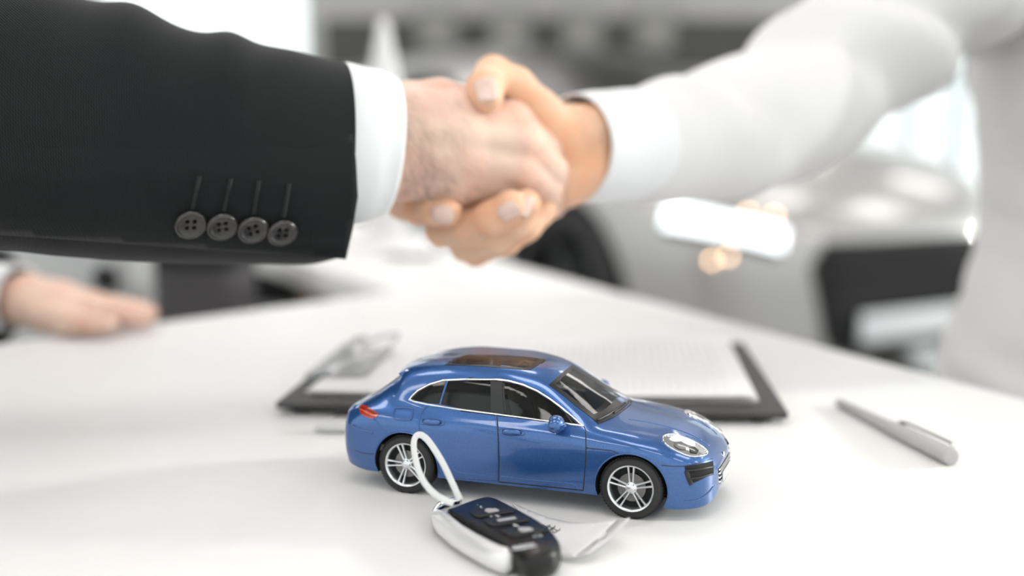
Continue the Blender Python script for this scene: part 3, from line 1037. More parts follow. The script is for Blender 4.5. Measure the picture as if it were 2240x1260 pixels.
lifts = [lambda u, v: 0.0004 * u,
         lambda u, v: 0.0008 + 0.0012 * max(0, u - 0.5) + 0.0006 * v,
         lambda u, v: 0.0016 + 0.003 * max(0, u - 0.45) * (0.4 + v),
         lambda u, v: 0.0024 + 0.014 * max(0, u - 0.35) ** 1.6 * (0.25 + 0.75 * v) + 0.003 * max(0, 0.3 - v) * max(0, u - 0.6)]
for q, (dx, dy, rot) in enumerate(((0.0, 0.0, 0.0), (0.002, 0.001, 0.006), (-0.001, 0.002, -0.004), (0.001, 0.001, 0.003))):
    sh_ = sheet('paper_sheet', -0.150 + dx, 0.147 + dx, -0.100 + dy, 0.112 + dy, 0.0078, lifts[q], M_PRINT if q == 3 else M_PAPER, rot)
    tag(sh_, 'printed white sheet on top of the clipboard stack, far end curling up' if q == 3 else 'plain white sheet under the printed top sheet on the clipboard', 'paper sheet', 'sheets held on the clipboard')
# spring clip at the left short side
bmx = bmesh.new()
add_box(bmx, -0.158, -0.120, -0.055, 0.055, 0.0118, 0.0130)
bmesh.ops.bevel(bmx, geom=bmx.edges[:], offset=0.0005, segments=2, affect='EDGES')
cl = bm_obj('clip', bmx, M_CLIP, clipb, local=True, sharp=40)
v, f = tube([(-0.158, y, 0.0105) for y in lin(-0.058, 0.058, 9)], 0.0046, 16)
mesh_obj('clip_hinge', v, f, M_CLIP, cl, local=True, sharp=40)
v, f = tube(catmull([(-0.150, -0.05, 0.014), (-0.128, -0.046, 0.022), (-0.112, -0.028, 0.027), (-0.108, 0.0, 0.028), (-0.112, 0.028, 0.027), (-0.128, 0.046, 0.022), (-0.150, 0.05, 0.014)], 6), 0.0016, 10)
mesh_obj('clip_lever', v, f, M_CLIP, cl, local=True)
v, f = lathe([(0, 0.0030), (0.003, 0.0024), (0.004, 0)], 18)
for y in (-0.04, 0.04):
    mesh_obj('clip_rivet', [(a - 0.146, b + y, c + 0.013) for a, b, c in v], f, M_CHROME, cl, local=True)

# --- pens
M_PENW = mat('pen_grey_plastic', (0.47, 0.46, 0.455), 0.38, vary=0.02)
M_PENW2 = mat('pen_white_plastic', (0.78, 0.77, 0.75), 0.35, vary=0.02)
def pen(name, p0, p1, r0, r1, cap_at, m, label, clip=True, clip_up=None):
    """pen lying on the table from tail p0 to cap end p1"""
    a, b = Vector(p0), Vector(p1)
    a.z, b.z = TZ + r0 + 0.0001, TZ + r1 + 0.0002
    L = (b - a).length
    t = empty(name, (a + b) / 2 - Vector((0, 0, r1)))
    tag(t, label, 'pen')
    d = (b - a).normalized()
    X = d; Zv = (Vector((0, 0, 1)) - d * d.z).normalized(); Y = Zv.cross(X)
    mw = Matrix((X, Y, Zv)).transposed()
    def put(vs): return [a + mw @ Vector(q) for q in vs]
    k = cap_at
    v, f = lathe([(0, 0), (r0 * 0.8, 0), (r0, 0.0008), (r0 + (r1 - r0) * 0.75, L * k)], 28, 'x')
    mesh_obj('barrel', put(v), f, m, t, sharp=40)
    v, f = lathe([(r0 + (r1 - r0) * 0.75 - 0.0003, L * k - 0.0002), (r1 * 0.93, L * k), (r1, L * (k + 0.1)), (r1, L - 0.0006), (r1 * 0.9, L), (r1 * 0.55, L + 0.0004), (0, L + 0.0001)], 28, 'x')
    cp = mesh_obj('cap', put(v), f, m, t, sharp=40)
    if clip:
        e = Vector(clip_up if clip_up else (0, 0.55, 0.83)).normalized()
        pts = [(L * (k + 0.03), 1.12), (L * (k + 0.08), 1.42), (L * 0.8, 1.46), (L * 0.955, 1.46), (L * 0.965, 1.1), (L * 0.965, 0.8)]
        v, f = tube([a + mw @ Vector((x, e.y * r1 * h, e.z * r1 * h)) for x, h in pts], 0.0021, 10, flat=0.45, upv=mw @ e)
        mesh_obj('pocket_clip', v, f, m, cp, sharp=50)
    return t
pen('ballpoint_pen', T(1834, 879, 0.003), T(2082, 1000, 0.005), 0.0026, 0.0049, 0.52, M_PENW, 'pale grey capped pen lying alone at the right of the table', True, (0, 0.62, 0.78))
pen('felt_pen', T(1010, 942, 0.003), T(690, 934, 0.003), 0.0028, 0.0030, 0.62, M_PENW2, 'slim white pen half hidden behind the toy car, below the clipboard', False)

# --- black wallet under the left front edge of the clipboard
wl = empty('card_wallet', T(800, 912, 0.0))
tag(wl, 'small black card wallet tucked under the front edge of the clipboard', 'wallet')
mxw = Matrix.Translation(T(850, 906, 0.0)) @ Matrix.Rotation(CBR, 4, 'Z')
box_obj('wallet_leaf', -0.034, 0.034, -0.010, 0.028, 0.0003, 0.0018, M_BOARD, wl, 0.0005, mx=mxw)
box_obj('wallet_leaf', -0.033, 0.033, -0.010, 0.027, 0.0020, 0.0037, M_BOARD, wl, 0.0005, mx=mxw)

# --- key fob
M_FOB = mat('fob_gloss_black', (0.005, 0.005, 0.005), 0.30, coat=0.12, vary=0.2, spec=0.3)
M_FOBG = mat('fob_button_grey', (0.016, 0.016, 0.017), 0.42, vary=0.2, spec=0.3)
M_ICON = mat('fob_icon_grey', (0.40, 0.40, 0.41), 0.5)
M_SILV = mat('fob_satin_silver', (0.80, 0.79, 0.78), 0.30, 0.35, vary=0.01)
fob = empty('car_key', T(1090, 1160, 0.0))
tag(fob, 'black and silver remote car key lying in front of the toy car', 'car key')
FOB_TOP = [(978, 1116), (996, 1107), (1030, 1094), (1060, 1086), (1082, 1088), (1112, 1102), (1150, 1122), (1186, 1143), (1214, 1168), (1225, 1188), (1216, 1204), (1190, 1214), (1158, 1219), (1136, 1208), (1100, 1187), (1060, 1163), (1015, 1137)]
fo = [T(x, y, 0.0115) for x, y in FOB_TOP]
fo = [tuple(p) for p in catmull([(p.x, p.y) for p in fo], 5, True)]
def offset_outline(pts, d):
    a = np.array(pts)
    area = 0.5 * np.sum(a[:, 0] * np.roll(a[:, 1], -1) - np.roll(a[:, 0], -1) * a[:, 1])
    t = np.roll(a, -1, 0) - np.roll(a, 1, 0)
    t /= np.linalg.norm(t, axis=1)[:, None]
    n = np.stack([t[:, 1], -t[:, 0]], 1) * (1 if area > 0 else -1)
    return a + n * d
def stack(levels):
    """loft of closed outlines [(outline Nx2, z)], both ends filled"""
    n = len(levels[0][0])
    vs = [(p[0], p[1], z) for ol, z in levels for p in ol]
    fs = []
    for k in range(len(levels) - 1):
        for i in range(n):
            j = (i + 1) % n
            fs.append((k * n + i, k * n + j, (k + 1) * n + j, (k + 1) * n + i))
    fs.append(tuple(range(n))[::-1])
    fs.append(tuple((len(levels) - 1) * n + i for i in range(n)))
    return vs, fs
lv = [(offset_outline(fo, d), TZ + z) for d, z in ((-0.0028, 0.0004), (-0.0008, 0.0012), (0.0004, 0.0035), (0.0008, 0.0058), (0.0006, 0.0085), (0.0, 0.0104), (-0.0006, 0.0113), (-0.0016, 0.0117))]
v, f = stack(lv)
o = mesh_obj('key_shell', v, f, M_FOB, fob, sharp=50)
# shallow groove line parallel to the silver side
v, f = tube([T(x, y, 0.0113) for x, y in [(990, 1124), (1030, 1146), (1080, 1175), (1128, 1203)]], 0.0005, 8)
mesh_obj('key_groove', v, f, M_FOBG, fob)
# silver side rail and nose
rp = catmull([(950, 1120), (966, 1142), (1000, 1172), (1045, 1200), (1090, 1222), (1122, 1229)], 6)
rr = [0.0008 + 0.0037 * min(1, (i / 7)) ** 0.7 * min(1, 0.45 + (len(rp) - 1 - i) / 5) for i in range(len(rp))]
v, f = tube([T(x, y, 0.0058) for x, y in rp], rr, 16, upv=(0, 0, 1), flat=1.25)
mesh_obj('key_side_rail', v, f, M_SILV, fob, sharp=60)
v, f = tube([T(x, y, 0.0085) for x, y in catmull([(949, 1119), (962, 1110), (980, 1103), (1004, 1096)], 5)], [0.0008 + 0.0013 * min(1, i / 5) for i in range(16)], 12, upv=(0, 0, 1), flat=1.3)
mesh_obj('key_nose', v, f, M_CHROME, fob)
# buttons: three pads with icons
ZT = TZ + 0.0118
def pad(cx, cy, hx, hy, ang, m, name, z0=0.0, z1=0.0006, par=None):
    c = T(cx, cy, 0.0118)
    out = rrect(hx, hy, min(hx, hy) * 0.45, 4)
    bm_ = prism(out, ZT + z0, ZT + z1, 0.0002)
    bmesh.ops.rotate(bm_, verts=bm_.verts, cent=(0, 0, 0), matrix=Matrix.Rotation(ang, 3, 'Z'))
    bmesh.ops.translate(bm_, verts=bm_.verts, vec=(c.x, c.y, 0))
    return bm_obj(name, bm_, m, par or fob, sharp=40)
FA = math.atan2(-61, 29)
for (cx, cy, kind) in ((1076, 1120, 'lock'), (1108, 1139, 'boot'), (1150, 1162, 'lock')):
    b_ = pad(cx, cy, 0.0052, 0.0098, FA, M_FOBG, 'key_button')
    if kind == 'lock':
        pad(cx, cy, 0.0022, 0.0030, FA, M_ICON, 'button_icon', 0.0006, 0.0009, b_)
        c = T(cx, cy, 0.0126)
        ax = Vector((math.cos(FA), math.sin(FA), 0)); bx = Vector((-ax.y, ax.x, 0))
        v, f = tube([c + ax * (-0.0022 - 0.0022 * math.sin(a)) + bx * 0.0019 * math.cos(a) for a in lin(0, math.pi, 9)], 0.0004, 6)
        mesh_obj('button_icon', v, f, M_ICON, b_)
    else:
        pad(cx, cy, 0.0014, 0.0045, FA, M_ICON, 'button_icon', 0.0006, 0.0009, b_)
# four-ring style emblem is a plain row of rings near the lower end
ec = T(1146, 1196, 0.0122)
for q in range(4):
    ax = Vector((math.cos(FA), math.sin(FA), 0)); bx = Vector((-ax.y, ax.x, 0))
    c = ec + bx * (q - 1.5) * 0.0024 + ax * 0.0
    v, f = tube([c + ax * 0.0017 * math.cos(a) + bx * 0.0017 * math.sin(a) for a in lin(0, 2 * math.pi, 17)[:-1]], 0.00032, 6, closed=True)
    mesh_obj('key_emblem_ring', v, f, M_CHROME, fob)
# dust specks on the gloss
bmx = bmesh.new()
for q in range(46):
    i = random.random(); j = random.random()
    px_ = 1040 + 130 * i + 30 * j; py_ = 1100 + 75 * i + 30 * j * (1 - i)
    c = T(px_, py_, 0.0119)
    s = random.uniform(0.00012, 0.00035); l = random.uniform(1, 2.5)
    add_box(bmx, -s * l, s * l, -s, s, 0, 0.0001, Matrix.Translation(c) @ Matrix.Rotation(random.random() * 3, 4, 'Z'))
o = bm_obj('dust', bmx, mat('dust_white', (0.8, 0.8, 0.8), 0.9), fob, smooth=False)
o['kind'] = 'stuff'

# --- white loop strap on the key
M_STRAP = mat('strap_white', (0.70, 0.71, 0.71), 0.42, vary=0.02)
pts = [(1006, 1094, .512), (990, 1058, .516), (968, 1012, .521), (945, 975, .526), (930, 957, .529), (918, 951, .531), (909, 956, .531), (905, 972, .528), (908, 1000, .523), (916, 1030, .518), (930, 1058, .513), (950, 1080, .509), (972, 1094, .506), (992, 1101, .505)]
pp = [P(*q) for q in pts]
pp = [Vector(p) for p in catmull(pp, 6)]
v, f = tube(pp, 0.0015, 10, flat=0.24, upv=[ (p - CAM).normalized() + Vector((0.35, 0, 0)) for p in pp])
mesh_obj('strap_loop', v, f, M_STRAP, fob, sharp=60)

# --- paper tag under the key
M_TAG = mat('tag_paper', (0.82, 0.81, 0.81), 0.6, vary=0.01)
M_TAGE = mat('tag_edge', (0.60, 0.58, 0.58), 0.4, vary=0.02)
tg = empty('key_tag', T(1250, 1170, 0))
tag(tg, 'white paper tag with a slotted end sticking out from under the car key', 'tag')
def curl(px_, py_):
    u = max(0.0, min(1.0, (px_ - 1150) / 230))
    return 0.0012 + 0.011 * u ** 2.2
def tag_piece(name, outer, hole, m, th=0.0005):
    step = 5
    a = densify(outer, step)
    b = densify(hole, 3) if hole else []
    arr = np.array(a)
    gx, gy = np.meshgrid(np.arange(arr[:, 0].min(), arr[:, 0].max(), 8), np.arange(arr[:, 1].min(), arr[:, 1].max(), 8))
    k = inside(arr, gx.ravel(), gy.ravel())
    g = [p for p in zip(gx.ravel()[k], gy.ravel()[k]) if np.min(np.hypot(arr[:, 0] - p[0], arr[:, 1] - p[1])) > 3]
    co = [Vector(p) for p in a + b + g]
    ed = [(i, (i + 1) % len(a)) for i in range(len(a))] + [(len(a) + i, len(a) + (i + 1) % len(b)) for i in range(len(b))]
    r = delaunay_2d_cdt(co, ed, [], 1, 1e-5)
    fs = []
    for f_ in r[2]:
        c = sum((r[0][i] for i in f_), Vector((0, 0))) / len(f_)
        if not (hole and inside(np.array(hole), c.x, c.y)): fs.append(tuple(f_))
    vs = [T(q.x, q.y, curl(q.x, q.y)) for q in r[0]]
    o = mesh_obj(name, vs, fs, m, tg)
    md = o.modifiers.new('thickness', 'SOLIDIFY'); md.thickness = th; md.offset = 0
    return o
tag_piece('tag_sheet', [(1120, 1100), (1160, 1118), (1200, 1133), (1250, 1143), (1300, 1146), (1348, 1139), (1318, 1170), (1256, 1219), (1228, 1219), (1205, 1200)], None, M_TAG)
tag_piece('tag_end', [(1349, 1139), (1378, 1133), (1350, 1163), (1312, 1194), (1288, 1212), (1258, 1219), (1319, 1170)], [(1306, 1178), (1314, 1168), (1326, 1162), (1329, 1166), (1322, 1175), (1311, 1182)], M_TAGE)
for (x, y) in ((1196, 1148), (1207, 1150), (1218, 1156)):
    pts = [T(x + 7 * math.cos(a) - a * 1.0, y + 4 * math.sin(a * 1.7) + a * 1.2, curl(x, y) + 0.0006) for a in lin(0, 6, 14)]
    v, f = tube(pts, 0.00018, 5)
    mesh_obj('handwriting', v, f, M_FOBG, tg)

# ================================================================== PEOPLE
# ---- implicit surfaces: rounded cones blended smoothly, meshed with surface nets
def sd_cone(Q, a, b, r1, r2):
    """distance to a capsule whose radius runs from r1 to r2"""
    ba = b - a
    L2 = float(ba @ ba)
    t = np.clip(((Q - a) @ ba) / max(L2, 1e-12), 0, 1)
    return np.linalg.norm(Q - a - t[:, None] * ba, axis=1) - (r1 + (r2 - r1) * t)
def smin(a, b, k):
    h = np.clip(0.5 + 0.5 * (b - a) / k, 0, 1)
    return b * (1 - h) + a * h - k * h * (1 - h)
def surface_nets(fn, lo, hi, vox):
    lo, hi = np.array(lo), np.array(hi)
    n = np.ceil((hi - lo) / vox).astype(int) + 1
    g = np.stack(np.meshgrid(*[lo[i] + vox * np.arange(n[i]) for i in range(3)], indexing='ij'), -1).reshape(-1, 3)
    # coarse pass first, then only the band around the surface is evaluated finely
    cs = 4
    gc = np.stack(np.meshgrid(*[lo[i] + vox * np.arange(0, n[i] + cs, cs) for i in range(3)], indexing='ij'), -1)
    Dc = fn(gc.reshape(-1, 3)).reshape(gc.shape[:3])
    D = np.repeat(np.repeat(np.repeat(Dc, cs, 0), cs, 1), cs, 2)[cs // 2:cs // 2 + n[0], cs // 2:cs // 2 + n[1], cs // 2:cs // 2 + n[2]].reshape(-1).copy()
    band = np.nonzero(np.abs(D) < vox * cs * 1.6)[0]
    for s in range(0, len(band), 400000):
        q = band[s:s + 400000]
        D[q] = fn(g[q])
    D = D.reshape(n)
    c = n - 1
    corners = [(i, j, k) for i in (0, 1) for j in (0, 1) for k in (0, 1)]
    edges = [(a, b) for a in range(8) for b in range(a + 1, 8) if sum(abs(corners[a][q] - corners[b][q]) for q in range(3)) == 1]
    V = [D[i:i + c[0], j:j + c[1], k:k + c[2]] for i, j, k in corners]
    neg = sum((v < 0).astype(int) for v in V)
    act = (neg > 0) & (neg < 8)
    idx = -np.ones(c, int)
    cells = np.argwhere(act)
    idx[act] = np.arange(len(cells))
    vals = np.stack([v[act] for v in V], 1)
    acc = np.zeros((len(cells), 3)); cnt = np.zeros(len(cells))
    for a, b in edges:
        va, vb = vals[:, a], vals[:, b]
        m = (va < 0) != (vb < 0)
        t = np.where(m, va / np.where(m, va - vb, 1), 0)
        pa, pb = np.array(corners[a]), np.array(corners[b])
        acc += np.where(m[:, None], pa + (pb - pa) * t[:, None], 0)
        cnt += m
    verts = lo + (cells + acc / cnt[:, None]) * vox
    faces = []
    for ax in range(3):
        u, w = [q for q in range(3) if q != ax]
        sl0 = [slice(0, n[q]) for q in range(3)]
        A = D.take(range(0, n[ax] - 1), ax); B = D.take(range(1, n[ax]), ax)
        cr = np.argwhere((A < 0) != (B < 0))
        cr = cr[(cr[:, u] > 0) & (cr[:, w] > 0) & (cr[:, u] < c[u]) & (cr[:, w] < c[w])]
        quad = []
        for du, dw in ((-1, -1), (0, -1), (0, 0), (-1, 0)):
            q = cr.copy(); q[:, u] += du; q[:, w] += dw
            quad.append(idx[q[:, 0], q[:, 1], q[:, 2]])
        quad = np.stack(quad, 1)
        flip = (A[cr[:, 0], cr[:, 1], cr[:, 2]] < 0)
        if ax == 1: flip = ~flip
        quad[~flip] = quad[~flip][:, ::-1]
        faces.append(quad)
    faces = np.concatenate(faces)
    faces = faces[(faces >= 0).all(1)]
    # two rounds of light smoothing
    for _ in range(2):
        s = np.zeros_like(verts); k = np.zeros(len(verts))
        for a, b in ((0, 1), (1, 2), (2, 3), (3, 0)):
            np.add.at(s, faces[:, a], verts[faces[:, b]]); np.add.at(k, faces[:, a], 1)
            np.add.at(s, faces[:, b], verts[faces[:, a]]); np.add.at(k, faces[:, b], 1)
        verts = 0.5 * verts + 0.5 * s / k[:, None]
    return verts, faces
def chain(pts):
    """[(px, py, depth, radius mm)] -> [(point, radius m)]"""
    return [(np.array(P(x, y, d)), r / 1000) for x, y, d, r in pts]
def hand_fn(palm, fingers, k_palm=0.012, k_fin=0.004, k_join=0.007, dents=()):
    """palm: list of chains blended together; fingers: chains joined to the palm but not to one another"""
    def chain_d(Q, ch, k):
        d = None
        for (a, ra), (b, rb) in zip(ch[:-1], ch[1:]):
            e = sd_cone(Q, a, b, ra, rb)
            d = e if d is None else smin(d, e, k)
        return d
    def fn(Q):
        dp = None
        for ch in palm:
            e = chain_d(Q, ch, 0.006)
            dp = e if dp is None else smin(dp, e, k_palm)
        D = dp
        for ch in fingers:
            D = np.minimum(D, smin(dp, chain_d(Q, ch, k_fin), k_join))
        for (c, r, depth) in dents:
            q = np.linalg.norm(Q - c, axis=1)
            D = D + depth * np.exp(-(q / r) ** 2)
        return D
    return fn
def bounds(chs, pad=0.008):
    p = np.array([c[0] for ch in chs for c in ch]); r = max(c[1] for ch in chs for c in ch)
    return p.min(0) - r - pad, p.max(0) + r + pad

def skin_material(name, base, red):
    m = mat(name, base, 0.52, vary=0.0, sss=0.0, spec=0.4)
    nt = m.node_tree
    b = nt.nodes['Principled BSDF']
    tc = nt.nodes.new('ShaderNodeTexCoord')
    nz = nt.nodes.new('ShaderNodeTexNoise'); nz.inputs['Scale'].default_value = 38; nz.inputs['Detail'].default_value = 4
    nt.links.new(tc.outputs['Object'], nz.inputs['Vector'])
    mx = nt.nodes.new('ShaderNodeMix'); mx.data_type = 'RGBA'
    mx.inputs[6].default_value = (*base, 1); mx.inputs[7].default_value = (*red, 1)
    rp = nt.nodes.new('ShaderNodeMapRange'); rp.inputs['From Min'].default_value = 0.35; rp.inputs['From Max'].default_value = 0.7
    nt.links.new(nz.outputs['Fac'], rp.inputs['Value'])
    nt.links.new(rp.outputs[0], mx.inputs[0])
    nt.links.new(mx.outputs[2], b.inputs['Base Color'])
    n2 = nt.nodes.new('ShaderNodeTexVoronoi'); n2.inputs['Scale'].default_value = 900
    n3 = nt.nodes.new('ShaderNodeTexNoise'); n3.inputs['Scale'].default_value = 160
    nt.links.new(tc.outputs['Object'], n2.inputs['Vector']); nt.links.new(tc.outputs['Object'], n3.inputs['Vector'])
    ad = nt.nodes.new('ShaderNodeMath'); ad.operation = 'ADD'
    nt.links.new(n2.outputs['Distance'], ad.inputs[0]); nt.links.new(n3.outputs['Fac'], ad.inputs[1])
    bp = nt.nodes.new('ShaderNodeBump'); bp.inputs['Strength'].default_value = 0.25; bp.inputs['Distance'].default_value = 0.0012
    nt.links.new(ad.outputs[0], bp.inputs['Height'])
    nt.links.new(bp.outputs[0], b.inputs['Normal'])
    b.inputs['Subsurface Weight'].default_value = 0.2
    b.inputs['Subsurface Radius'].default_value = (1.0, 0.4, 0.2)
    b.inputs['Subsurface Scale'].default_value = 0.006
    return m
M_SKIN_A = skin_material('skin_suit_person', (0.86, 0.63, 0.51), (0.82, 0.51, 0.40))
M_SKIN_B = skin_material('skin_shirt_person', (0.88, 0.58, 0.40), (0.86, 0.46, 0.28))
M_NAIL = mat('fingernail', (0.82, 0.60, 0.51), 0.2, coat=0.4, vary=0.03)

def weave(name, color, sheen, scale, rough=0.85, bump=0.35, vary=0.25):
    """cloth: fine twill relief"""
    m = mat(name, color, rough, vary=vary, vscale=14, sheen=sheen, spec=0.2)
    nt = m.node_tree
    b = nt.nodes['Principled BSDF']
    tc = nt.nodes.new('ShaderNodeTexCoord')
    hs = []
    for d in ('X', 'DIAGONAL'):
        w = nt.nodes.new('ShaderNodeTexWave'); w.bands_direction = d
        w.inputs['Scale'].default_value = scale; w.inputs['Distortion'].default_value = 0.6
        nt.links.new(tc.outputs['Object'], w.inputs['Vector'])
        hs.append(w.outputs['Fac'])
    nz = nt.nodes.new('ShaderNodeTexNoise'); nz.inputs['Scale'].default_value = scale * 3
    nt.links.new(tc.outputs['Object'], nz.inputs['Vector'])
    a = nt.nodes.new('ShaderNodeMath'); a.operation = 'ADD'
    nt.links.new(hs[0], a.inputs[0]); nt.links.new(hs[1], a.inputs[1])
    a2 = nt.nodes.new('ShaderNodeMath'); a2.operation = 'ADD'
    nt.links.new(a.outputs[0], a2.inputs[0]); nt.links.new(nz.outputs['Fac'], a2.inputs[1])
    bp = nt.nodes.new('ShaderNodeBump'); bp.inputs['Strength'].default_value = bump; bp.inputs['Distance'].default_value = 0.0004
    nt.links.new(a2.outputs[0], bp.inputs['Height'])
    nt.links.new(bp.outputs[0], b.inputs['Normal'])
    return m
M_SUIT = weave('suit_wool', (0.0085, 0.0094, 0.0104), 0.08, 285, bump=0.4)
M_SHIRT = weave('shirt_cotton', (0.86, 0.87, 0.88), 0.1, 1400, 0.8, 0.1, 0.015)
M_SHIRT2 = weave('shirt_cotton_soft', (0.80, 0.785, 0.785), 0.1, 1400, 0.8, 0.1, 0.015)
M_BUTTON = mat('sleeve_button', (0.030, 0.027, 0.025), 0.30, coat=0.2, vary=0.2, vscale=200)
M_THREAD = mat('dark_thread', (0.010, 0.011, 0.012), 0.7)
M_TROUSER = weave('trouser_cloth', (0.03, 0.035, 0.05), 0.1, 500)

def limb(name, st, m, parent, n=40, sub=8, fold=None, open0=True, open1=True, power=2.0, thick=0.0018, skew=None):
    """cloth tube. st: [(top px, top py, bottom px, bottom py, depth, half thickness mm)] from far end to cuff.
    fold(u, a) -> outward displacement in metres; power > 2 squares the section"""
    C, Vv, R = [], [], []
    for tx, ty, bx, by, d, r in st:
        a, b = P(tx, ty, d), P(bx, by, d)
        C.append(np.array((a + b) / 2)); Vv.append(np.array((a - b) / 2)); R.append(r / 1000)
    C = catmull(C, sub); Vv = catmull(Vv, sub); R = [float(q[0]) for q in catmull([(r,) for r in R], sub)]
    N = len(C)
    vs, fs = [], []
    for i in range(N):
        t = Vector(C[min(i + 1, N - 1)] - C[max(i - 1, 0)]).normalized()
        v = Vector(Vv[i])
        L = v.length
        w = t.cross(v).normalized()
        if w.y > 0: w = -w                     # towards the camera
        for k in range(n):
            a = 2 * math.pi * k / n
            ca, sa = math.cos(a), math.sin(a)
            e = (abs(ca) ** power + abs(sa) ** power) ** (-1 / power)
            p = Vector(C[i]) + v * (sa * e) + w * (R[i] * ca * e)
            if fold:
                out = (v * (sa / max(L, 1e-6)) + w * ca).normalized()
                p += out * fold(i / (N - 1), a)
            if skew: p += skew(i / (N - 1), a)
            vs.append(p)
    for i in range(N - 1):
        for k in range(n):
            l = (k + 1) % n
            fs.append((i * n + k, (i + 1) * n + k, (i + 1) * n + l, i * n + l))
    bm_ = bmesh.new()
    bv = [bm_.verts.new(p) for p in vs]
    for f_ in fs: bm_.faces.new([bv[q] for q in f_])
    o = bm_obj(name, bm_, m, parent)
    md = o.modifiers.new('cloth_thickness', 'SOLIDIFY'); md.thickness = thick; md.offset = -1
    return o
def wnoise(seed):
    r = random.Random(seed)
    terms = [(r.uniform(2, 9), r.randint(1, 3), r.uniform(0, 6.28), r.uniform(0.4, 1)) for _ in range(7)]
    return lambda u, a: sum(w * math.sin(f * u * 2 + q * a + p) for f, q, p, w in terms) / 4

# ------------------------------------------------------------------ suit person (arm from the left)
A_wrist = [chain([(640, 285, .660, 27), (850, 268, .700, 21), (905, 262, .706, 19)]),
           chain([(640, 380, .660, 25), (850, 360, .700, 21), (905, 362, .706, 19)])]
A_meta = [chain([(890, 262, .704, 18), (1010, 262, .716, 17), (1118, 268, .728, 13.5)]),
          chain([(890, 300, .699, 17), (1010, 306, .706, 17), (1142, 312, .716, 13.5)]),
          chain([(890, 342, .699, 17), (1010, 352, .706, 16), (1132, 362, .718, 12.5)]),
          chain([(888, 386, .704, 15), (1000, 395, .712, 14), (1092, 398, .726, 11.5)]),
          chain([(890, 232, .716, 16), (960, 224, .726, 14), (1040, 232, .742, 12.5)]),
          # tendons and knuckles
          chain([(930, 292, .690, 4.5), (1040, 300, .697, 4.5), (1142, 310, .706, 7.5)]),
          chain([(930, 330, .690, 4), (1040, 345, .698, 4.2), (1134, 362, .709, 7)]),
          chain([(940, 262, .695, 4), (1030, 258, .705, 4.5), (1120, 266, .717, 7.5)]),
          chain([(940, 372, .697, 4), (1020, 388, .706, 4.5), (1094, 400, .718, 6.5)])]
A_fing = [chain([(1118, 266, .727, 13), (1192, 330, .742, 10.8), (1214, 388, .772, 9.8), (1200, 420, .800, 9)]),
          chain([(1142, 312, .714, 13), (1204, 372, .739, 11), (1220, 420, .772, 10), (1202, 446, .800, 9)]),
          chain([(1132, 362, .716, 12), (1194, 410, .741, 10.5), (1206, 446, .772, 9.5), (1190, 460, .800, 8.5)]),
          chain([(1092, 398, .725, 11), (1160, 438, .747, 9.5), (1180, 462, .775, 8.5), (1170, 472, .800, 8)]),
          chain([(1040, 232, .742, 12.5), (1100, 236, .770, 11.5), (1150, 250, .800, 10), (1180, 275, .815, 9)])]
ch = A_wrist + A_meta + A_fing
lo, hi = bounds(ch)
lo[0] = max(lo[0], P(700, 300, .67).x)
va, fa = surface_nets(hand_fn(A_wrist + A_meta, A_fing, 0.005, 0.004, 0.005), lo, hi, 0.0013)
# resting left hand
A2_palm = [chain([(-60, 655, 1.10, 25), (60, 660, 1.085, 23), (130, 665, 1.075, 22)]),
           chain([(60, 672, 1.070, 20), (190, 682, 1.050, 13)]),
           chain([(60, 655, 1.090, 22), (205, 668, 1.075, 13)]),
           chain([(60, 655, 1.110, 20), (200, 664, 1.105, 12)])]
A2_fing = [chain([(190, 680, 1.050, 12.5), (245, 686, 1.050, 9.5), (290, 694, 1.052, 8.5), (318, 697, 1.055, 7.5)]),
           chain([(205, 668, 1.075, 12.5), (262, 674, 1.080, 9.5), (304, 682, 1.085, 8.5), (330, 684, 1.088, 7.5)]),
           chain([(200, 664, 1.105, 12), (258, 668, 1.112, 9), (298, 674, 1.118, 8), (322, 676, 1.12, 7)]),
           chain([(190, 662, 1.130, 11), (238, 664, 1.140, 8.5), (275, 668, 1.145, 7.5), (296, 669, 1.15, 6.5)]),
           chain([(90, 690, 1.055, 16), (150, 703, 1.030, 12.5), (205, 708, 1.020, 9.5), (240, 708, 1.018, 8)])]
lo, hi = bounds(A2_palm + A2_fing)
lo[0] = max(lo[0], P(-40, 650, 1.09).x)
va2, fa2 = surface_nets(hand_fn(A2_palm, A2_fing, 0.010, 0.004, 0.006), lo, hi, 0.0022)
# keep the resting hand on the table surface
va2[:, 2] = np.maximum(va2[:, 2], TZ + 0.0003)
def body_core(pts, r):
    v, f = tube(pts, r, 20)
    return [tuple(q) for q in v], f
sA_R, sA_L = Vector((-0.74, 0.50, TZ + 0.42)), Vector((-0.80, 0.98, TZ + 0.40))
elbA = P(-420, 330, .58)
coreA = [body_core([P(720, 330, .675), P(300, 320, .64), elbA, (elbA + sA_R) / 2, sA_R], [0.026, 0.036, 0.044, 0.048, 0.055]),
         body_core([P(-20, 657, 1.093), P(-260, 600, 1.12), Vector((-0.86, 1.10, TZ + 0.12)), sA_L], [0.026, 0.036, 0.044, 0.055]),
         body_core([(-0.92, 0.74, z) for z in (0.95, 1.05, 1.2, 1.30)], [0.12, 0.13, 0.12, 0.07])]
v, f = merge([(va.tolist(), fa.tolist()), (va2.tolist(), fa2.tolist())] + coreA)
pa = mesh_obj('person', v, f, M_SKIN_A)
tag(pa, 'person in dark suit reaching in from the left, shaking hands, other hand on table', 'person')

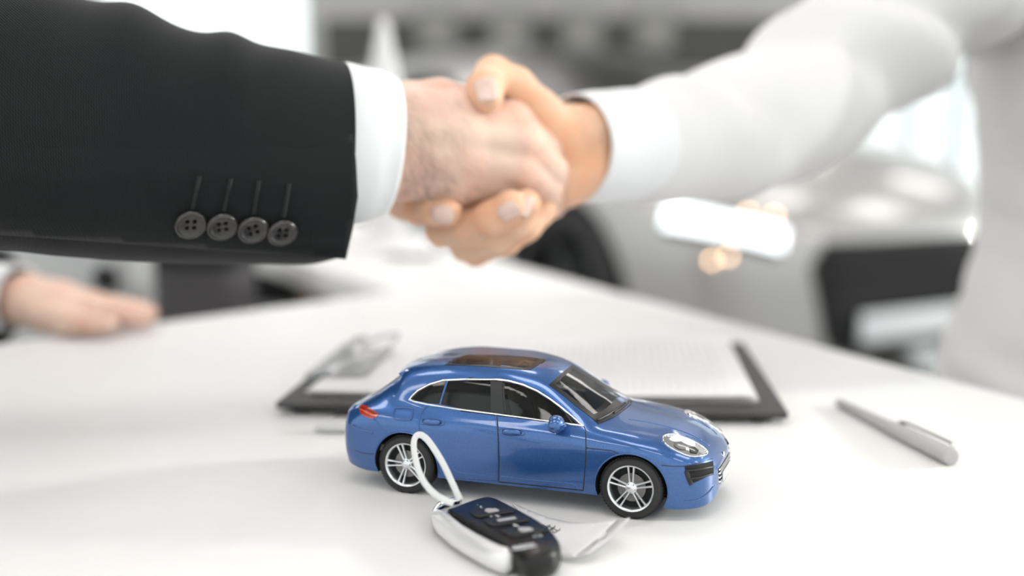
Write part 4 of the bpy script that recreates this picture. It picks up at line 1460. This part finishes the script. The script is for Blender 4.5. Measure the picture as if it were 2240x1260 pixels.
# shirt cuff and jacket sleeve
nA = wnoise(3)
cuffA = limb('shirt_cuff', [(640, 150, 660, 500, .668, 40), (720, 137, 728, 498, .676, 40), (800, 148, 785, 490, .685, 39.5), (858, 168, 838, 472, .691, 38)], M_SHIRT, pa, 64, 8,
             fold=lambda u, a: 0.0006 * nA(u, a), thick=0.0022)
nA1 = wnoise(8)
def fold_suit(u, a):
    s = math.sin(a)
    top = max(0.0, s)
    d = 0.0022 * nA1(u * 1.2, a)
    # drag folds on the upper side, as the outline shows
    for c, w, h in ((0.50, 0.05, 0.006), (0.67, 0.045, 0.0055), (0.36, 0.06, 0.004)):
        d += h * top ** 1.5 * math.exp(-((u - c) / w) ** 2)
    # diagonal crease across the visible face
    t = u - (0.60 + 0.22 * s)
    d += 0.0028 * math.exp(-(t / 0.055) ** 2) * max(0, math.cos(a)) - 0.0022 * math.exp(-((t + 0.12) / 0.07) ** 2) * max(0, math.cos(a))
    return d
sleeve = limb('jacket_sleeve', [(-420, -150, -420, 640, .575, 66), (-240, -130, -240, 585, .592, 64), (-60, -62, -60, 548, .608, 62), (120, -2, 120, 558, .624, 60), (290, 42, 290, 570, .638, 58),
                                (450, 88, 448, 578, .650, 57), (580, 104, 575, 580, .660, 56), (690, 126, 672, 578, .669, 55), (742, 140, 728, 566, .674, 54)],
              M_SUIT, pa, 96, 10, fold=fold_suit, power=2.25, thick=0.0022)
# the vent: upper panel overlaps the under panel, ends in a square corner beyond it
def on_sleeve(px, py, off=0.0):
    return SLV.px_world(px, py, off)
class WorldSkin:
    def __init__(self, o):
        b_ = bmesh.new(); b_.from_mesh(o.data); self.bvh = BVHTree.FromBMesh(b_); b_.free()
    def hit(self, px, py):
        d = ray(px, py).normalized()
        h = self.bvh.ray_cast(CAM, d)
        if h[0] is None:
            q = self.bvh.find_nearest(CAM + d * 0.63)
            return q[0], q[1]
        return h[0], (h[1] if h[1].dot(d) < 0 else -h[1])
SLV = WorldSkin(sleeve)
panel = [(-30, 150), (735, 160), (768, 260), (779, 350), (783, 430), (772, 500), (757, 567), (716, 563), (600, 555), (480, 549), (360, 540), (220, 530), (100, 521), (-30, 513)]
v2, fs2 = patch_2d(panel, 14)
def panel_pt(q):
    x, y = q
    xx = min(x, 706)
    p, n = SLV.hit(xx, min(y, 548))
    d = (p - CAM).dot(Vector((0, _c, -_s)))
    e = min(1.0, max(0.0, (y - 215) / 200.0))
    off = -0.0030 + 0.0054 * e * e * (3 - 2 * e)
    return P(x, y, d + (x - xx) * 0.00010) - ray(x, y).normalized() * off
pv = [panel_pt(q) for q in v2]
q0 = fs2[len(fs2) // 2]
if (pv[q0[1]] - pv[q0[0]]).cross(pv[q0[2]] - pv[q0[0]]).dot(pv[q0[0]] - CAM) > 0:
    fs2 = [tuple(reversed(q)) for q in fs2]
o = mesh_obj('sleeve_panel', pv, fs2, M_SUIT, sleeve)
md = o.modifiers.new('cloth_thickness', 'SOLIDIFY'); md.thickness = 0.0016; md.offset = -1
# buttons with four holes, and worked buttonholes
def button_mesh():
    prof = [(0, 0.0012), (0.0050, 0.0012), (0.0058, 0.0017), (0.0068, 0.0026), (0.0076, 0.0027), (0.0083, 0.0020), (0.0084, 0.0008), (0.0076, 0.0), (0, 0.0)]
    v, f = lathe(prof, 40)
    bm_ = bmesh.new()
    bv = [bm_.verts.new(q) for q in v]
    for q in f:
        try: bm_.faces.new([bv[i] for i in q])
        except ValueError: pass
    bmesh.ops.remove_doubles(bm_, verts=bm_.verts, dist=1e-6)
    bmesh.ops.recalc_face_normals(bm_, faces=bm_.faces)
    o = bm_obj('cuff_button', bm_, M_BUTTON)
    cuts = []
    for sx in (-1, 1):
        for sy in (-1, 1):
            cv, cf = lathe([(0, -0.001), (0.00125, -0.001), (0.00125, 0.004), (0, 0.004)], 16)
            bm_ = bmesh.new()
            bv = [bm_.verts.new((a + sx * 0.0019, b + sy * 0.0019, c)) for a, b, c in cv]
            for q in cf:
                try: bm_.faces.new([bv[i] for i in q])
                except ValueError: pass
            bmesh.ops.remove_doubles(bm_, verts=bm_.verts, dist=1e-6)
            cuts.append(bm_obj('cutter', bm_, M_BUTTON))
    apply_boolean(o, cuts)
    o.data.shade_smooth(); o.data.set_sharp_from_angle(angle=math.radians(45))
    me = o.data
    bpy.data.objects.remove(o)
    return me
BM = button_mesh()
PAN = WorldSkin(o)
for i, (bx, by, tx, ty) in enumerate(((415, 486, 436, 386), (484, 490, 505, 392), (551, 497, 566, 396), (615, 503, 632, 402))):
    p, n = PAN.hit(bx, by)
    b_ = new_obj('cuff_button', BM, None, None)
    up = (PAN.hit(tx, ty)[0] - p)
    zax = (n.normalized() + Vector((0.28, -0.1, -0.12))).normalized()      # the buttons hang slightly turned
    yax = (up - zax * up.dot(zax)).normalized()
    xax = yax.cross(zax)
    rot = Matrix((xax, yax, zax)).transposed().to_4x4()
    b_.matrix_basis = Matrix.Translation(p + zax * 0.0016) @ rot @ Matrix.Rotation((0.15, 0.3, 0.45, 0.1)[i], 4, 'Z')
    adopt(b_, sleeve)
    # buttonhole: two rows of little crossing stitches
    parts = []
    K = 16
    for k in range(K):
        u0, u1 = 0.28 + 0.72 * k / K, 0.28 + 0.72 * (k + 1) / K
        for e in (-1, 1):
            a_ = (bx + (tx - bx) * u0 - e * 4.5, by + (ty - by) * u0)
            c_ = (bx + (tx - bx) * u1 + e * 4.5, by + (ty - by) * u1)
            h0, h1 = PAN.hit(*a_), PAN.hit(*c_)
            parts.append(tube([lift(h0, 0.0002), (lift(h0, 0.0008) + lift(h1, 0.0008)) / 2, lift(h1, 0.0002)], 0.00042, 6))
    mesh_obj('buttonhole_stitching', *merge(parts), M_THREAD, sleeve)
# jacket body, other sleeve and cuff (left of the picture)
def loft_rings(name, rings, m, parent, n=36, cap=False):
    """rings: [(centre, half x, half y, power)] horizontal sections"""
    vs, fs = [], []
    for c, hx, hy, pw in rings:
        for k in range(n):
            a = 2 * math.pi * k / n
            ca, sa = math.cos(a), math.sin(a)
            e = (abs(ca) ** pw + abs(sa) ** pw) ** (-1 / pw)
            vs.append((c[0] + hx * ca * e, c[1] + hy * sa * e, c[2]))
    for i in range(len(rings) - 1):
        for k in range(n):
            l = (k + 1) % n
            fs.append((i * n + k, i * n + l, (i + 1) * n + l, (i + 1) * n + k))
    if cap:
        fs.append(tuple(range(n))[::-1]); fs.append(tuple((len(rings) - 1) * n + k for k in range(n)))
    return mesh_obj(name, vs, fs, m, parent)
loft_rings('jacket', [((-0.93, 0.74, z), hx, hy, 2.4) for z, hx, hy in ((0.62, .15, .22), (0.8, .145, .21), (1.0, .14, .21), (1.15, .135, .225), (1.24, .12, .235), (1.29, .09, .16), (1.32, .06, .08))], M_SUIT, pa)
v, f = tube(catmull([Vector((-0.80, 0.53, 1.20)), (sA_R + elbA) / 2, elbA + Vector((-0.03, 0, 0)), P(-400, 250, .577)], 6), [0.085, 0.083, 0.082, 0.081, 0.08, 0.079, 0.078, 0.077, 0.076, 0.076, 0.075, 0.075, 0.074, 0.074, 0.074, 0.073, 0.073, 0.073, 0.072], 28)
mesh_obj('jacket_sleeve', v, f, M_SUIT, pa)
v, f = tube(catmull([Vector((-0.82, 0.97, 1.20)), Vector((-0.86, 1.12, TZ + 0.16)), P(-300, 610, 1.12), P(-10, 655, 1.092)], 6), [0.08 - 0.0018 * i for i in range(19)], 28, cap=False)
mesh_obj('jacket_sleeve', v, f, M_SUIT, pa)
v, f = tube([P(-60, 652, 1.098), P(-20, 656, 1.092), P(46, 659, 1.083)], [0.034, 0.0335, 0.033], 32, cap=False)
o = mesh_obj('shirt_cuff', [(q[0], q[1], max(q[2], TZ + 0.0008)) for q in v], f, M_SHIRT, pa)
md = o.modifiers.new('cloth_thickness', 'SOLIDIFY'); md.thickness = 0.002
for sy in (-0.1, 0.1):
    loft_rings('trouser_leg', [((-0.93, 0.74 + sy, z), r, r, 2) for z, r in ((0.70, .105), (0.5, .09), (0.25, .075), (0.03, .07))], M_TROUSER, pa)
    o = box_obj('shoe', -1.01, -0.75, 0.74 + sy - 0.045, 0.74 + sy + 0.045, 0.0, 0.075, M_BLACKP, pa, 0.03, 4)

# ------------------------------------------------------------------ shirt person (arm from the right)
B_wrist = [chain([(1420, 282, .805, 18), (1300, 288, .768, 17.5), (1240, 294, .764, 18.5)]),
           chain([(1420, 352, .805, 20), (1300, 366, .768, 17.5), (1240, 374, .766, 18.5)])]
B_palm = [chain([(1240, 300, .768, 19), (1120, 330, .776, 17), (1010, 375, .786, 13)]),
          chain([(1240, 330, .770, 19), (1130, 365, .778, 17), (1035, 415, .788, 13)]),
          chain([(1240, 368, .770, 19), (1140, 405, .778, 16), (1065, 450, .788, 12)]),
          chain([(1232, 396, .768, 18), (1165, 440, .774, 14), (1105, 475, .784, 11)]),
          chain([(1228, 300, .756, 18), (1195, 268, .748, 15)])]
B_fing = [chain([(1215, 292, .752, 15), (1180, 240, .742, 12.5), (1128, 186, .731, 11.2), (1078, 162, .720, 11.0), (1062, 190, .704, 10.6), (1066, 213, .699, 9.6)]),
          chain([(1010, 375, .786, 12), (930, 415, .778, 11), (884, 446, .752, 10.4), (918, 456, .726, 10), (950, 458, .712, 9.6), (978, 463, .706, 9.2)]),
          chain([(1035, 415, .788, 12), (980, 480, .768, 11), (968, 503, .745, 10.6), (1020, 498, .722, 10.4), (1075, 478, .707, 10.2), (1118, 450, .699, 9.8)]),
          chain([(1065, 450, .788, 11), (1020, 525, .768, 10.2), (1020, 538, .748, 9.8), (1080, 520, .728, 9.6), (1128, 486, .716, 9.4), (1152, 445, .705, 8.8)]),
          chain([(1105, 475, .784, 10), (1040, 552, .772, 9), (1046, 549, .756, 8.6), (1105, 530, .742, 8.6), (1150, 498, .736, 8.8), (1188, 462, .742, 9)])]
ch = B_wrist + B_palm + B_fing
lo, hi = bounds(ch)
hi[0] = min(hi[0], P(1330, 330, .776).x)
vb, fb = surface_nets(hand_fn(B_wrist + B_palm, B_fing, 0.010, 0.005, 0.006), lo, hi, 0.0013)
shB = P(2150, -40, 1.08)
elbB = P(1735, 215, .930)
coreB = [body_core([P(1310, 325, .772), P(1500, 290, .84), elbB, (elbB + shB) / 2, shB], [0.026, 0.035, 0.040, 0.040, 0.035]),
         body_core([(0.64, 1.13, z) for z in (0.9, 1.05, 1.2, 1.34)], [0.10, 0.12, 0.12, 0.07])]
v, f = merge([(vb.tolist(), fb.tolist())] + coreB)
pb = mesh_obj('person', v, f, M_SKIN_B)
tag(pb, 'person in white shirt standing at the right, arm stretched into the handshake', 'person')

nB = wnoise(21)
def fold_shirt(u, a):
    s, c = math.sin(a), max(0.0, math.cos(a))
    d = 0.003 * nB(u * 1.5, a)
    for k, (u0, sl, w, h) in enumerate(((0.10, 0.10, 0.022, 0.0045), (0.17, -0.06, 0.025, -0.0035), (0.26, 0.10, 0.03, 0.005), (0.34, 0.12, 0.024, -0.005), (0.42, 0.12, 0.03, 0.006), (0.50, 0.10, 0.026, -0.004), (0.60, -0.08, 0.035, 0.004), (0.72, 0.09, 0.04, -0.003), (0.82, 0.06, 0.03, 0.003))):
        d += 2.9 * h * math.exp(-((u - u0 - sl * s) / (1.25 * w)) ** 2) * (0.25 + 0.75 * c)
    return d
limb('shirt_sleeve', [(2200, -230, 2290, 150, 1.12, 80), (2080, -150, 2180, 95, 1.07, 78), (1930, -90, 2010, 200, 1.02, 74), (1790, -22, 1880, 302, .965, 70), (1680, 82, 1745, 396, .915, 64),
                      (1560, 136, 1610, 432, .872, 56), (1450, 174, 1480, 444, .832, 50), (1370, 198, 1386, 441, .806, 40.5)], M_SHIRT2, pb, 80, 10, fold=fold_shirt, thick=0.0015)
limb('shirt_cuff', [(1392, 194, 1406, 444, .812, 42.2), (1350, 195, 1364, 445, .800, 41.8), (1290, 199, 1310, 447, .783, 40.5), (1243, 206, 1270, 442, .772, 38.5)], M_SHIRT, pb, 64, 8, fold=lambda u, a: 0.0006 * nB(u, a), thick=0.002)
nT = wnoise(5)
def torso(name, rings, m, parent, n=72):
    vs, fs = [], []
    for q, (c, hx, hy, z, pw) in enumerate(rings):
        for k in range(n):
            a = 2 * math.pi * k / n
            ca, sa = math.cos(a), math.sin(a)
            e = (abs(ca) ** pw + abs(sa) ** pw) ** (-1 / pw) * (1 + 0.02 * nT(q / 6, a * 2))
            vs.append((c[0] + hx * ca * e, c[1] + hy * sa * e, z))
    for i in range(len(rings) - 1):
        for k in range(n):
            l = (k + 1) % n
            fs.append((i * n + k, i * n + l, (i + 1) * n + l, (i + 1) * n + k))
    return mesh_obj(name, vs, fs, m, parent)
def tc_(px, py, d, hx):                    # ring centre whose left edge is seen at a pixel
    p = P(px, py, d)
    return (p.x + hx, p.y), p.z
rings = []
for (px, py, hx, hy) in ((2085, 1010, .165, .20), (2092, 900, .16, .20), (2100, 830, .155, .195), (2125, 740, .15, .19), (2160, 640, .145, .185), (2190, 520, .145, .185), (2196, 420, .15, .19), (2186, 280, .155, .2), (2176, 120, .16, .21), (2170, -60, .165, .22), (2180, -200, .15, .22), (2230, -300, .10, .17), (2300, -340, .06, .07)):
    (c, z) = tc_(px, py, 1.10, hx)
    rings.append((c, hx, hy, z, 2.3))
rings = [tuple(r) for r in rings]
dense = []
arr = np.array([[r[0][0], r[0][1], r[1], r[2], r[3]] for r in rings])
for q in catmull(arr, 4):
    dense.append(((q[0], q[1]), q[2], q[3], q[4], 2.3))
torso('shirt', dense, M_SHIRT2, pb)
v, f = tube(catmull([Vector((0.72, 1.30, 1.22)), Vector((0.76, 1.42, 1.0)), Vector((0.70, 1.38, 0.8))], 6), [0.07 - 0.001 * i for i in range(13)], 24)
mesh_obj('shirt_sleeve', v, f, M_SHIRT2, pb)
cx, cy = rings[0][0]
for sy in (-0.09, 0.1):
    loft_rings('trouser_leg', [((cx + 0.01, cy + sy, z), r, r, 2) for z, r in ((rings[0][3] + 0.04, .12), (0.55, .105), (0.3, .085), (0.03, .075))], M_TROUSER, pb)
    box_obj('shoe', cx - 0.2, cx + 0.07, cy + sy - 0.045, cy + sy + 0.045, 0.0, 0.075, M_BLACKP, pb, 0.03, 4)

# fingernails: small domed plates bedded into the finger ends
def nail(person, skin_bvh, px, py, w, l, ang, bend=0.35):
    d = ray(px, py).normalized()
    h = skin_bvh.ray_cast(CAM, d)
    if h[0] is None: return
    p, n = h[0], h[1]
    if n.dot(d) > 0: n = -n
    a = math.radians(ang)
    tdir = Vector((math.cos(a), 0, -math.sin(a)))         # picture direction of the finger end
    t = (tdir - n * tdir.dot(n)).normalized()
    s = n.cross(t)
    vs, fs = [], []
    R_, C_ = 8, 12
    for i in range(R_ + 1):
        u = i / R_
        for j in range(C_ + 1):
            q = -1 + 2 * j / C_
            edge = 1 - 0.30 * max(0, u - 0.55) ** 2 * 4 - 0.2 * max(0, 0.25 - u) ** 2 * 16
            x = (u - 0.5) * l + (1 - q * q) * (0.10 * l * (1 if u > 0.5 else -0.6)) * abs(u - 0.5) * 2
            y = q * w / 2 * edge
            z = 0.0009 - bend * (y * y) / (w * 0.5) - 0.12 * (x * x) / l
            vs.append(p + t * x + s * y + n * z)
    for i in range(R_):
        for j in range(C_):
            k = i * (C_ + 1) + j
            fs.append((k, k + 1, k + C_ + 2, k + C_ + 1))
    o = mesh_obj('fingernail', vs, fs, M_NAIL, person)
    md = o.modifiers.new('thickness', 'SOLIDIFY'); md.thickness = 0.0005
def bvh_of(o):
    b_ = bmesh.new(); b_.from_mesh(o.data); r = BVHTree.FromBMesh(b_); b_.free(); return r
BB = bvh_of(pb)
# fine dark hair on the wrist and the back of the suit person's hand
BA = bvh_of(pa)
hair = []
hr = random.Random(4)
while len(hair) < 240:
    x, y = hr.uniform(872, 1075), hr.uniform(200, 440)
    w = math.exp(-((x - 925) / 75) ** 2) * (0.25 + 0.75 * min(1, max(0, (y - 230) / 120)))
    if hr.random() > w: continue
    h = BA.ray_cast(CAM, ray(x, y).normalized())
    if h[0] is None: continue
    n = h[1] if h[1].dot(ray(x, y)) < 0 else -h[1]
    a = math.radians(hr.gauss(58, 20))
    t = Vector((math.cos(a), 0, -math.sin(a)))
    t = (t - n * t.dot(n)).normalized()
    L = hr.uniform(0.006, 0.012)
    hair.append(tube([h[0] - n * 0.0003, h[0] + t * L * 0.5 + n * 0.0012, h[0] + t * L + n * 0.0007], [0.00007, 0.00006, 0.00003], 4, cap=False))
ho = mesh_obj('hand_hair', *merge(hair), mat('hair_brown', (0.06, 0.04, 0.03), 0.5), pa)
ho['kind'] = 'stuff'
nail(pb, BB, 1064, 196, 0.0135, 0.0135, 82)
nail(pb, BB, 968, 470, 0.0105, 0.0125, 8)
nail(pb, BB, 1112, 462, 0.0105, 0.0115, -35)
nail(pb, BB, 1152, 452, 0.0095, 0.0110, -45)

# ================================================================== SHOWROOM BEHIND
M_PGLASS = glass('parked_car_glass', (0.4, 0.4, 0.4), 0.35, 0.3)
WMD = (M_RUB, M_BLACKP, M_BLACKP, M_WELL)
def parked_car(name, label, front_px, front_depth, yaw, paint, front, squash=1.0):
    """full-size car standing on the floor; its nose centre is at the given point"""
    p = P(front_px, 600, front_depth)
    fwd = Vector((math.cos(yaw), math.sin(yaw), 0))
    base = Vector((p.x, p.y, 0)) - fwd * 2.341
    root = empty(name, base, yaw)
    tag(root, label, 'car')
    def zq(z): return z if z < 960 else 960 + (z - 960) * squash
    b, sh = shell_mesh([tuple(zq(q) if (i and i % 2 == 0) or i == 13 else q for i, q in enumerate(r)) for r in BODY], paint, M_WELL)
    S = 0.001
    def cc(x, y, z): return Vector(((x - 2340) * S, y * S, z * S))
    for v in b.data.vertices: v.co = cc(*v.co)
    adopt(b, root, True)
    sk = Skin(b.data, Matrix.Identity(4))
    def side(poly, nm, m, off=0.004, par=None):
        v2, fs = patch_2d(poly, 70)
        for sg in (-1, 1):
            hs = [sk.cast(cc(x, sg * 2000, zq(z)), Vector((0, -sg, 0))) for x, z in v2]
            vs = [lift(h, off) for h in hs]
            mesh_obj(nm, vs, face_out(vs, fs, hs), m, par or root, local=True)
    def top(poly, nm, m, off=0.004):
        v2, fs = patch_2d(poly, 70)
        hs = [sk.cast(cc(x, y, 3000), Vector((0, 0, -1))) for x, y in v2]
        vs = [lift(h, off) for h in hs]
        mesh_obj(nm, vs, face_out(vs, fs, hs), m, root, local=True)
    def nose(poly, nm, m, off=0.004, both=False, par=None):
        v2, fs = patch_2d(poly, 40)
        out = None
        for sg in ((1, -1) if both else (1,)):
            vs = [lift(sk.cast(cc(6000, sg * y, z), Vector((-1, 0, 0))), off) for y, z in v2]
            out = mesh_obj(nm, vs, fs, m, par or root, local=True)
        return out
    side([(620, 1085), (800, 1250), (1050, 1390), (1180, 1420), (1180, 1075)], 'quarter_window', M_PGLASS)
    side([(1230, 1075), (1230, 1430), (1800, 1450), (1800, 1060)], 'rear_door_window', M_PGLASS)
    side([(1880, 1060), (1880, 1445), (2300, 1405), (2700, 1250), (2980, 1040)], 'front_door_window', M_PGLASS)
    top([(2560, -520), (2560, 520), (3300, 620), (3400, 300), (3420, 0), (3400, -300), (3300, -620)], 'windscreen', M_PGLASS)
    for x in (964, 3771):
        for sg in (-1, 1):
            wheel_parts(362, 268, 265, root, cc(x, sg * 808, 362), sg, 0.3, WMD, S, detail=False)
    side([(2700, 880), (2880, 880), (2880, 900), (2700, 900)], 'door_handle', M_CHROME, 0.015)
    if front == 'open_grille':
        g = nose([(-400, 600), (400, 600), (470, 520), (400, 250), (300, 190), (-300, 190), (-400, 250), (-470, 520)], 'grille', M_WELL, 0.006)
        for z in (300, 365, 430, 495, 560):
            hits = [sk.cast(cc(6000, y, z), Vector((-1, 0, 0))) for y in lin(-420, 420, 15)]
            mesh_obj('grille_bar', *strip(hits, 0.012, 0.012, base=0.006), M_WELL, g, local=True)
        hp = sk.cast(cc(6000, 0, 320), Vector((-1, 0, 0)))[0]
        box_obj('number_plate', hp.x + 0.02, hp.x + 0.035, -0.26, 0.26, 0.235, 0.345, M_PLATE, root, 0.003, local=True)
    else:
        g = nose([(-330, 530), (330, 530), (300, 380), (-300, 380)], 'grille', M_WELL, 0.006)
    return root, sk, cc, nose, side
M_WHITEP = car_paint('silver_white_paint', (0.40, 0.385, 0.37), (0.50, 0.485, 0.47), 0.35, 0.30, 900.0)
M_GREYP = car_paint('dark_grey_paint', (0.09, 0.086, 0.083), (0.14, 0.135, 0.13), 0.4, 0.35, 900.0)
M_LED = mat('led_white', (0.9, 0.95, 1.0), 0.3, emit=(0.88, 0.97, 1.0), estr=2.0)
M_WARM = mat('glint_warm', (1.0, 0.8, 0.6), 0.3, emit=(1.0, 0.62, 0.36), estr=9.0)
wc, sk, cc, nose, side = parked_car('parked_car', 'pale silver car with black grille and lit headlamp parked behind the table', 1985, 4.2, math.radians(-60), M_WHITEP, 'open_grille', 0.7)
# headlamps with a lit strip and glowing beads added as warm spotlight reflections
for sg in (-1, 1):
    hits = [sk.cast(cc(6000, sg * y, z), Vector((-1, 0, 0))) for y, z in zip(lin(560, 850, 12), lin(612, 690, 12))]
    lamp = mesh_obj('headlamp', *strip(hits, 0.125, 0.02), M_WELL, wc, local=True)
    mesh_obj('running_light', *strip([(h[0] + h[1] * 0.018, h[1]) for h in hits], 0.085, 0.014), M_LED if sg < 0 else M_CHROME, lamp, local=True)
    if sg > 0: continue
    for (y, z) in ((560, 690), (640, 700), (730, 560), (770, 545), (800, 640)):
        h = sk.cast(cc(6000, sg * y, z), Vector((-1, 0, 0)))
        v, f = ellipsoid(h[0] + h[1] * 0.012, (0.008, 0.008, 0.008), 10, 8)
        mesh_obj('warm_glint', v, f, M_WARM, lamp, local=True)
parked_car('parked_car', 'dark grey car parked side-on further back, behind the handshake', 1740, 10.1, math.radians(-2), M_GREYP, 'small')

# dark fascia on the back wall; pale blocks added to imitate lamp reflections
M_FASCIA = mat('fascia_dark', (0.13, 0.125, 0.12), 0.7, vscale=2)
M_GLINTP = mat('pale_glint', (0.46, 0.45, 0.40), 0.5, vscale=3)
yb = RY1 - 0.16
fas = box_obj('wall_dark_band', -1.9, 2.68, yb - 0.08, yb, 1.62, 2.12, M_FASCIA)
tag(fas, kind='structure')
for q, px in enumerate((960, 1115, 1270, 1425)):
    c = P(px, 78, yb - 0.1)
    t = empty('wall_glint', (c.x, yb - 0.08, c.z - 0.2))
    tag(t, ('leftmost', 'second from the left', 'third from the left', 'rightmost')[q] + ' of four pale blocks imitating lamp reflections on the dark wall band', 'reflection block', 'pale panels on the dark wall band')
    box_obj('glint_frame', -0.21, 0.21, -0.045, 0.0, 0.02, 0.44, M_FASCIA, t, 0.004, local=True)
    box_obj('glint_face', -0.19, 0.19, -0.055, -0.04, 0.04, 0.42, M_GLINTP, t, 0.004, local=True)

# white cone-shaped ornament on the table wing
M_CER = mat('ornament_white', (0.82, 0.81, 0.82), 0.4, vary=0.01)
oc = T(846, 536)
orn = empty('cone_ornament', (oc.x, oc.y, TZ))
tag(orn, 'white pointed cone ornament with a round foot standing behind the shirt cuff', 'ornament')
v, f = lathe([(0, 0.365), (0.006, 0.363), (0.010, 0.352), (0.014, 0.33), (0.019, 0.30), (0.027, 0.265), (0.035, 0.235), (0.040, 0.20), (0.043, 0.15), (0.042, 0.10), (0.038, 0.06), (0.034, 0.035), (0.03, 0.018)], 40)
mesh_obj('cone', [(a + oc.x, b + oc.y, c + TZ) for a, b, c in v], f, M_CER, orn)
v, f = lathe([(0, 0.0205), (0.03, 0.020), (0.066, 0.014), (0.074, 0.007), (0.074, 0.0), (0, 0.0)], 40)
mesh_obj('foot', [(a + oc.x, b + oc.y, c + TZ) for a, b, c in v], f, M_CER, orn, sharp=50)

# white saucer and loose leaflets on the table wing
sc_ = T(905, 560)
dish = empty('saucer', (sc_.x, sc_.y, TZ))
tag(dish, 'small white saucer on the table behind the clasped hands', 'saucer')
v, f = lathe([(0, 0.002), (0.025, 0.002), (0.045, 0.008), (0.05, 0.011), (0.051, 0.0105), (0.044, 0.005), (0.028, 0.0), (0, 0.0)], 40)
mesh_obj('dish', [(a + sc_.x, b + sc_.y, c + TZ) for a, b, c in v], f, M_CER, dish)
lc = T(1055, 606)
lf = box_obj('leaflet', -0.05, 0.05, -0.10, 0.10, 0.0, 0.0012, M_PAPER, None, 0.0003, mx=Matrix.Translation(Vector((lc.x, lc.y, TZ + 0.0002))) @ Matrix.Rotation(0.42, 4, 'Z'))
tag(lf, 'white leaflet lying on the table below the clasped hands', 'leaflet')

# furniture at the left, seen under the sleeve
M_CAB = mat('cabinet_grey', (0.56, 0.57, 0.57), 0.5, vscale=4)
M_CHAIR = mat('chair_fabric_grey', (0.055, 0.052, 0.056), 0.85, vscale=30, bump=0.2, bscale=300)
M_SHADE_KNOB = mat('shade_and_knob_black', (0.006, 0.006, 0.006), 0.5)  # black of the under-wing shade block and the door knobs
M_TAN = mat('tan_leather', (0.42, 0.17, 0.06), 0.5, vscale=20)
def at(px, d):
    q = P(px, 600, d); return q.x, q.y
x0, y0 = at(-260, 1.72); x1, _ = at(306, 1.72)
cab = empty('storage_cabinet', ((x0 + x1) / 2, y0 + 0.2, 0))
tag(cab, 'light grey storage cabinet with round knobs beyond the resting hand', 'cabinet')
box_obj('cabinet_body', x0, x1, y0, y0 + 0.28, 0.06, 0.86, M_CAB, cab, 0.004)
box_obj('plinth', x0 + 0.02, x1 - 0.02, y0 + 0.03, y0 + 0.26, 0.0, 0.06, M_CHAIR, cab)
xm = (x0 + x1) / 2
for (a, b, kx) in ((x0 + 0.006, xm - 0.003, xm - 0.05), (xm + 0.003, x1 - 0.006, None)):
    dr = box_obj('cabinet_door', a, b, y0 - 0.018, y0 - 0.001, 0.075, 0.845, M_CAB, cab, 0.002)
    kx = kx if kx else at(240, 1.70)[0]
    v, f = lathe([(0, -0.03), (0.016, -0.028), (0.020, -0.02), (0.012, -0.012), (0.008, 0.0)], 20, 'y')
    kz = P(240, 606, 1.70).z
    mesh_obj('door_knob', [(q[0] + kx, q[1] + y0 - 0.018, q[2] + kz) for q in v], f, M_SHADE_KNOB, dr)
# tall bin with a lid
x0, y0 = at(324, 1.53); x1, _ = at(520, 1.53)
bn = empty('waste_bin', ((x0 + x1) / 2, y0 + 0.07, 0))
tag(bn, 'tall dark grey waste bin between the light cabinet and the table wing', 'bin')
loft_rings('bin_body', [(((x0 + x1) / 2, y0 + 0.07, z), (x1 - x0) / 2 * k, 0.068 * k, 6) for z, k in ((0.0, 0.9), (0.4, 0.96), (0.80, 1.0))], M_CHAIR, bn, 40, True)
loft_rings('bin_lid', [(((x0 + x1) / 2, y0 + 0.07, z), (x1 - x0) / 2 * k, 0.068 * k, 6) for z, k in ((0.802, 1.0), (0.845, 1.0), (0.857, 0.9))], M_CHAIR, bn, 40, True)
# black block standing in for under-wing shade and chair, beside a tan bag
x0, y0 = at(526, 1.98); x1, _ = at(655, 1.98)
du = empty('shade_block', ((x0 + x1) / 2, y0 + 0.15, 0))
tag(du, 'black block added as the dark shade and chair under the table wing', 'shade block')
box_obj('shade_block_body', x0, x1, y0, y0 + 0.3, 0.0, 0.75, M_SHADE_KNOB, du, 0.003)
for k in range(3):
    dr = box_obj('drawer', x0 + 0.004, x1 - 0.004, y0 - 0.012, y0 - 0.0005, 0.03 + 0.24 * k, 0.255 + 0.24 * k, M_SHADE_KNOB, du, 0.002)  # drawer fronts modelled onto the added shade block
    box_obj('drawer_pull', (x0 + x1) / 2 - 0.02, (x0 + x1) / 2 + 0.02, y0 - 0.022, y0 - 0.012, 0.20 + 0.24 * k, 0.21 + 0.24 * k, M_STEEL, dr)
bx_, by_ = at(686, 1.76)
bag = empty('leather_bag', (bx_, by_, 0.0))
tag(bag, 'tan leather bag standing upright under the table wing', 'bag')
box_obj('bag_body', bx_ - 0.026, bx_ + 0.026, by_ - 0.05, by_ + 0.05, 0.0, 0.66, M_TAN, bag, 0.012, 3)
v, f = tube([(bx_ - 0.02, by_, 0.65), (bx_ - 0.014, by_, 0.74), (bx_ + 0.014, by_, 0.74), (bx_ + 0.02, by_, 0.65)], 0.006, 10)
mesh_obj('bag_handle', v, f, M_TAN, bag)
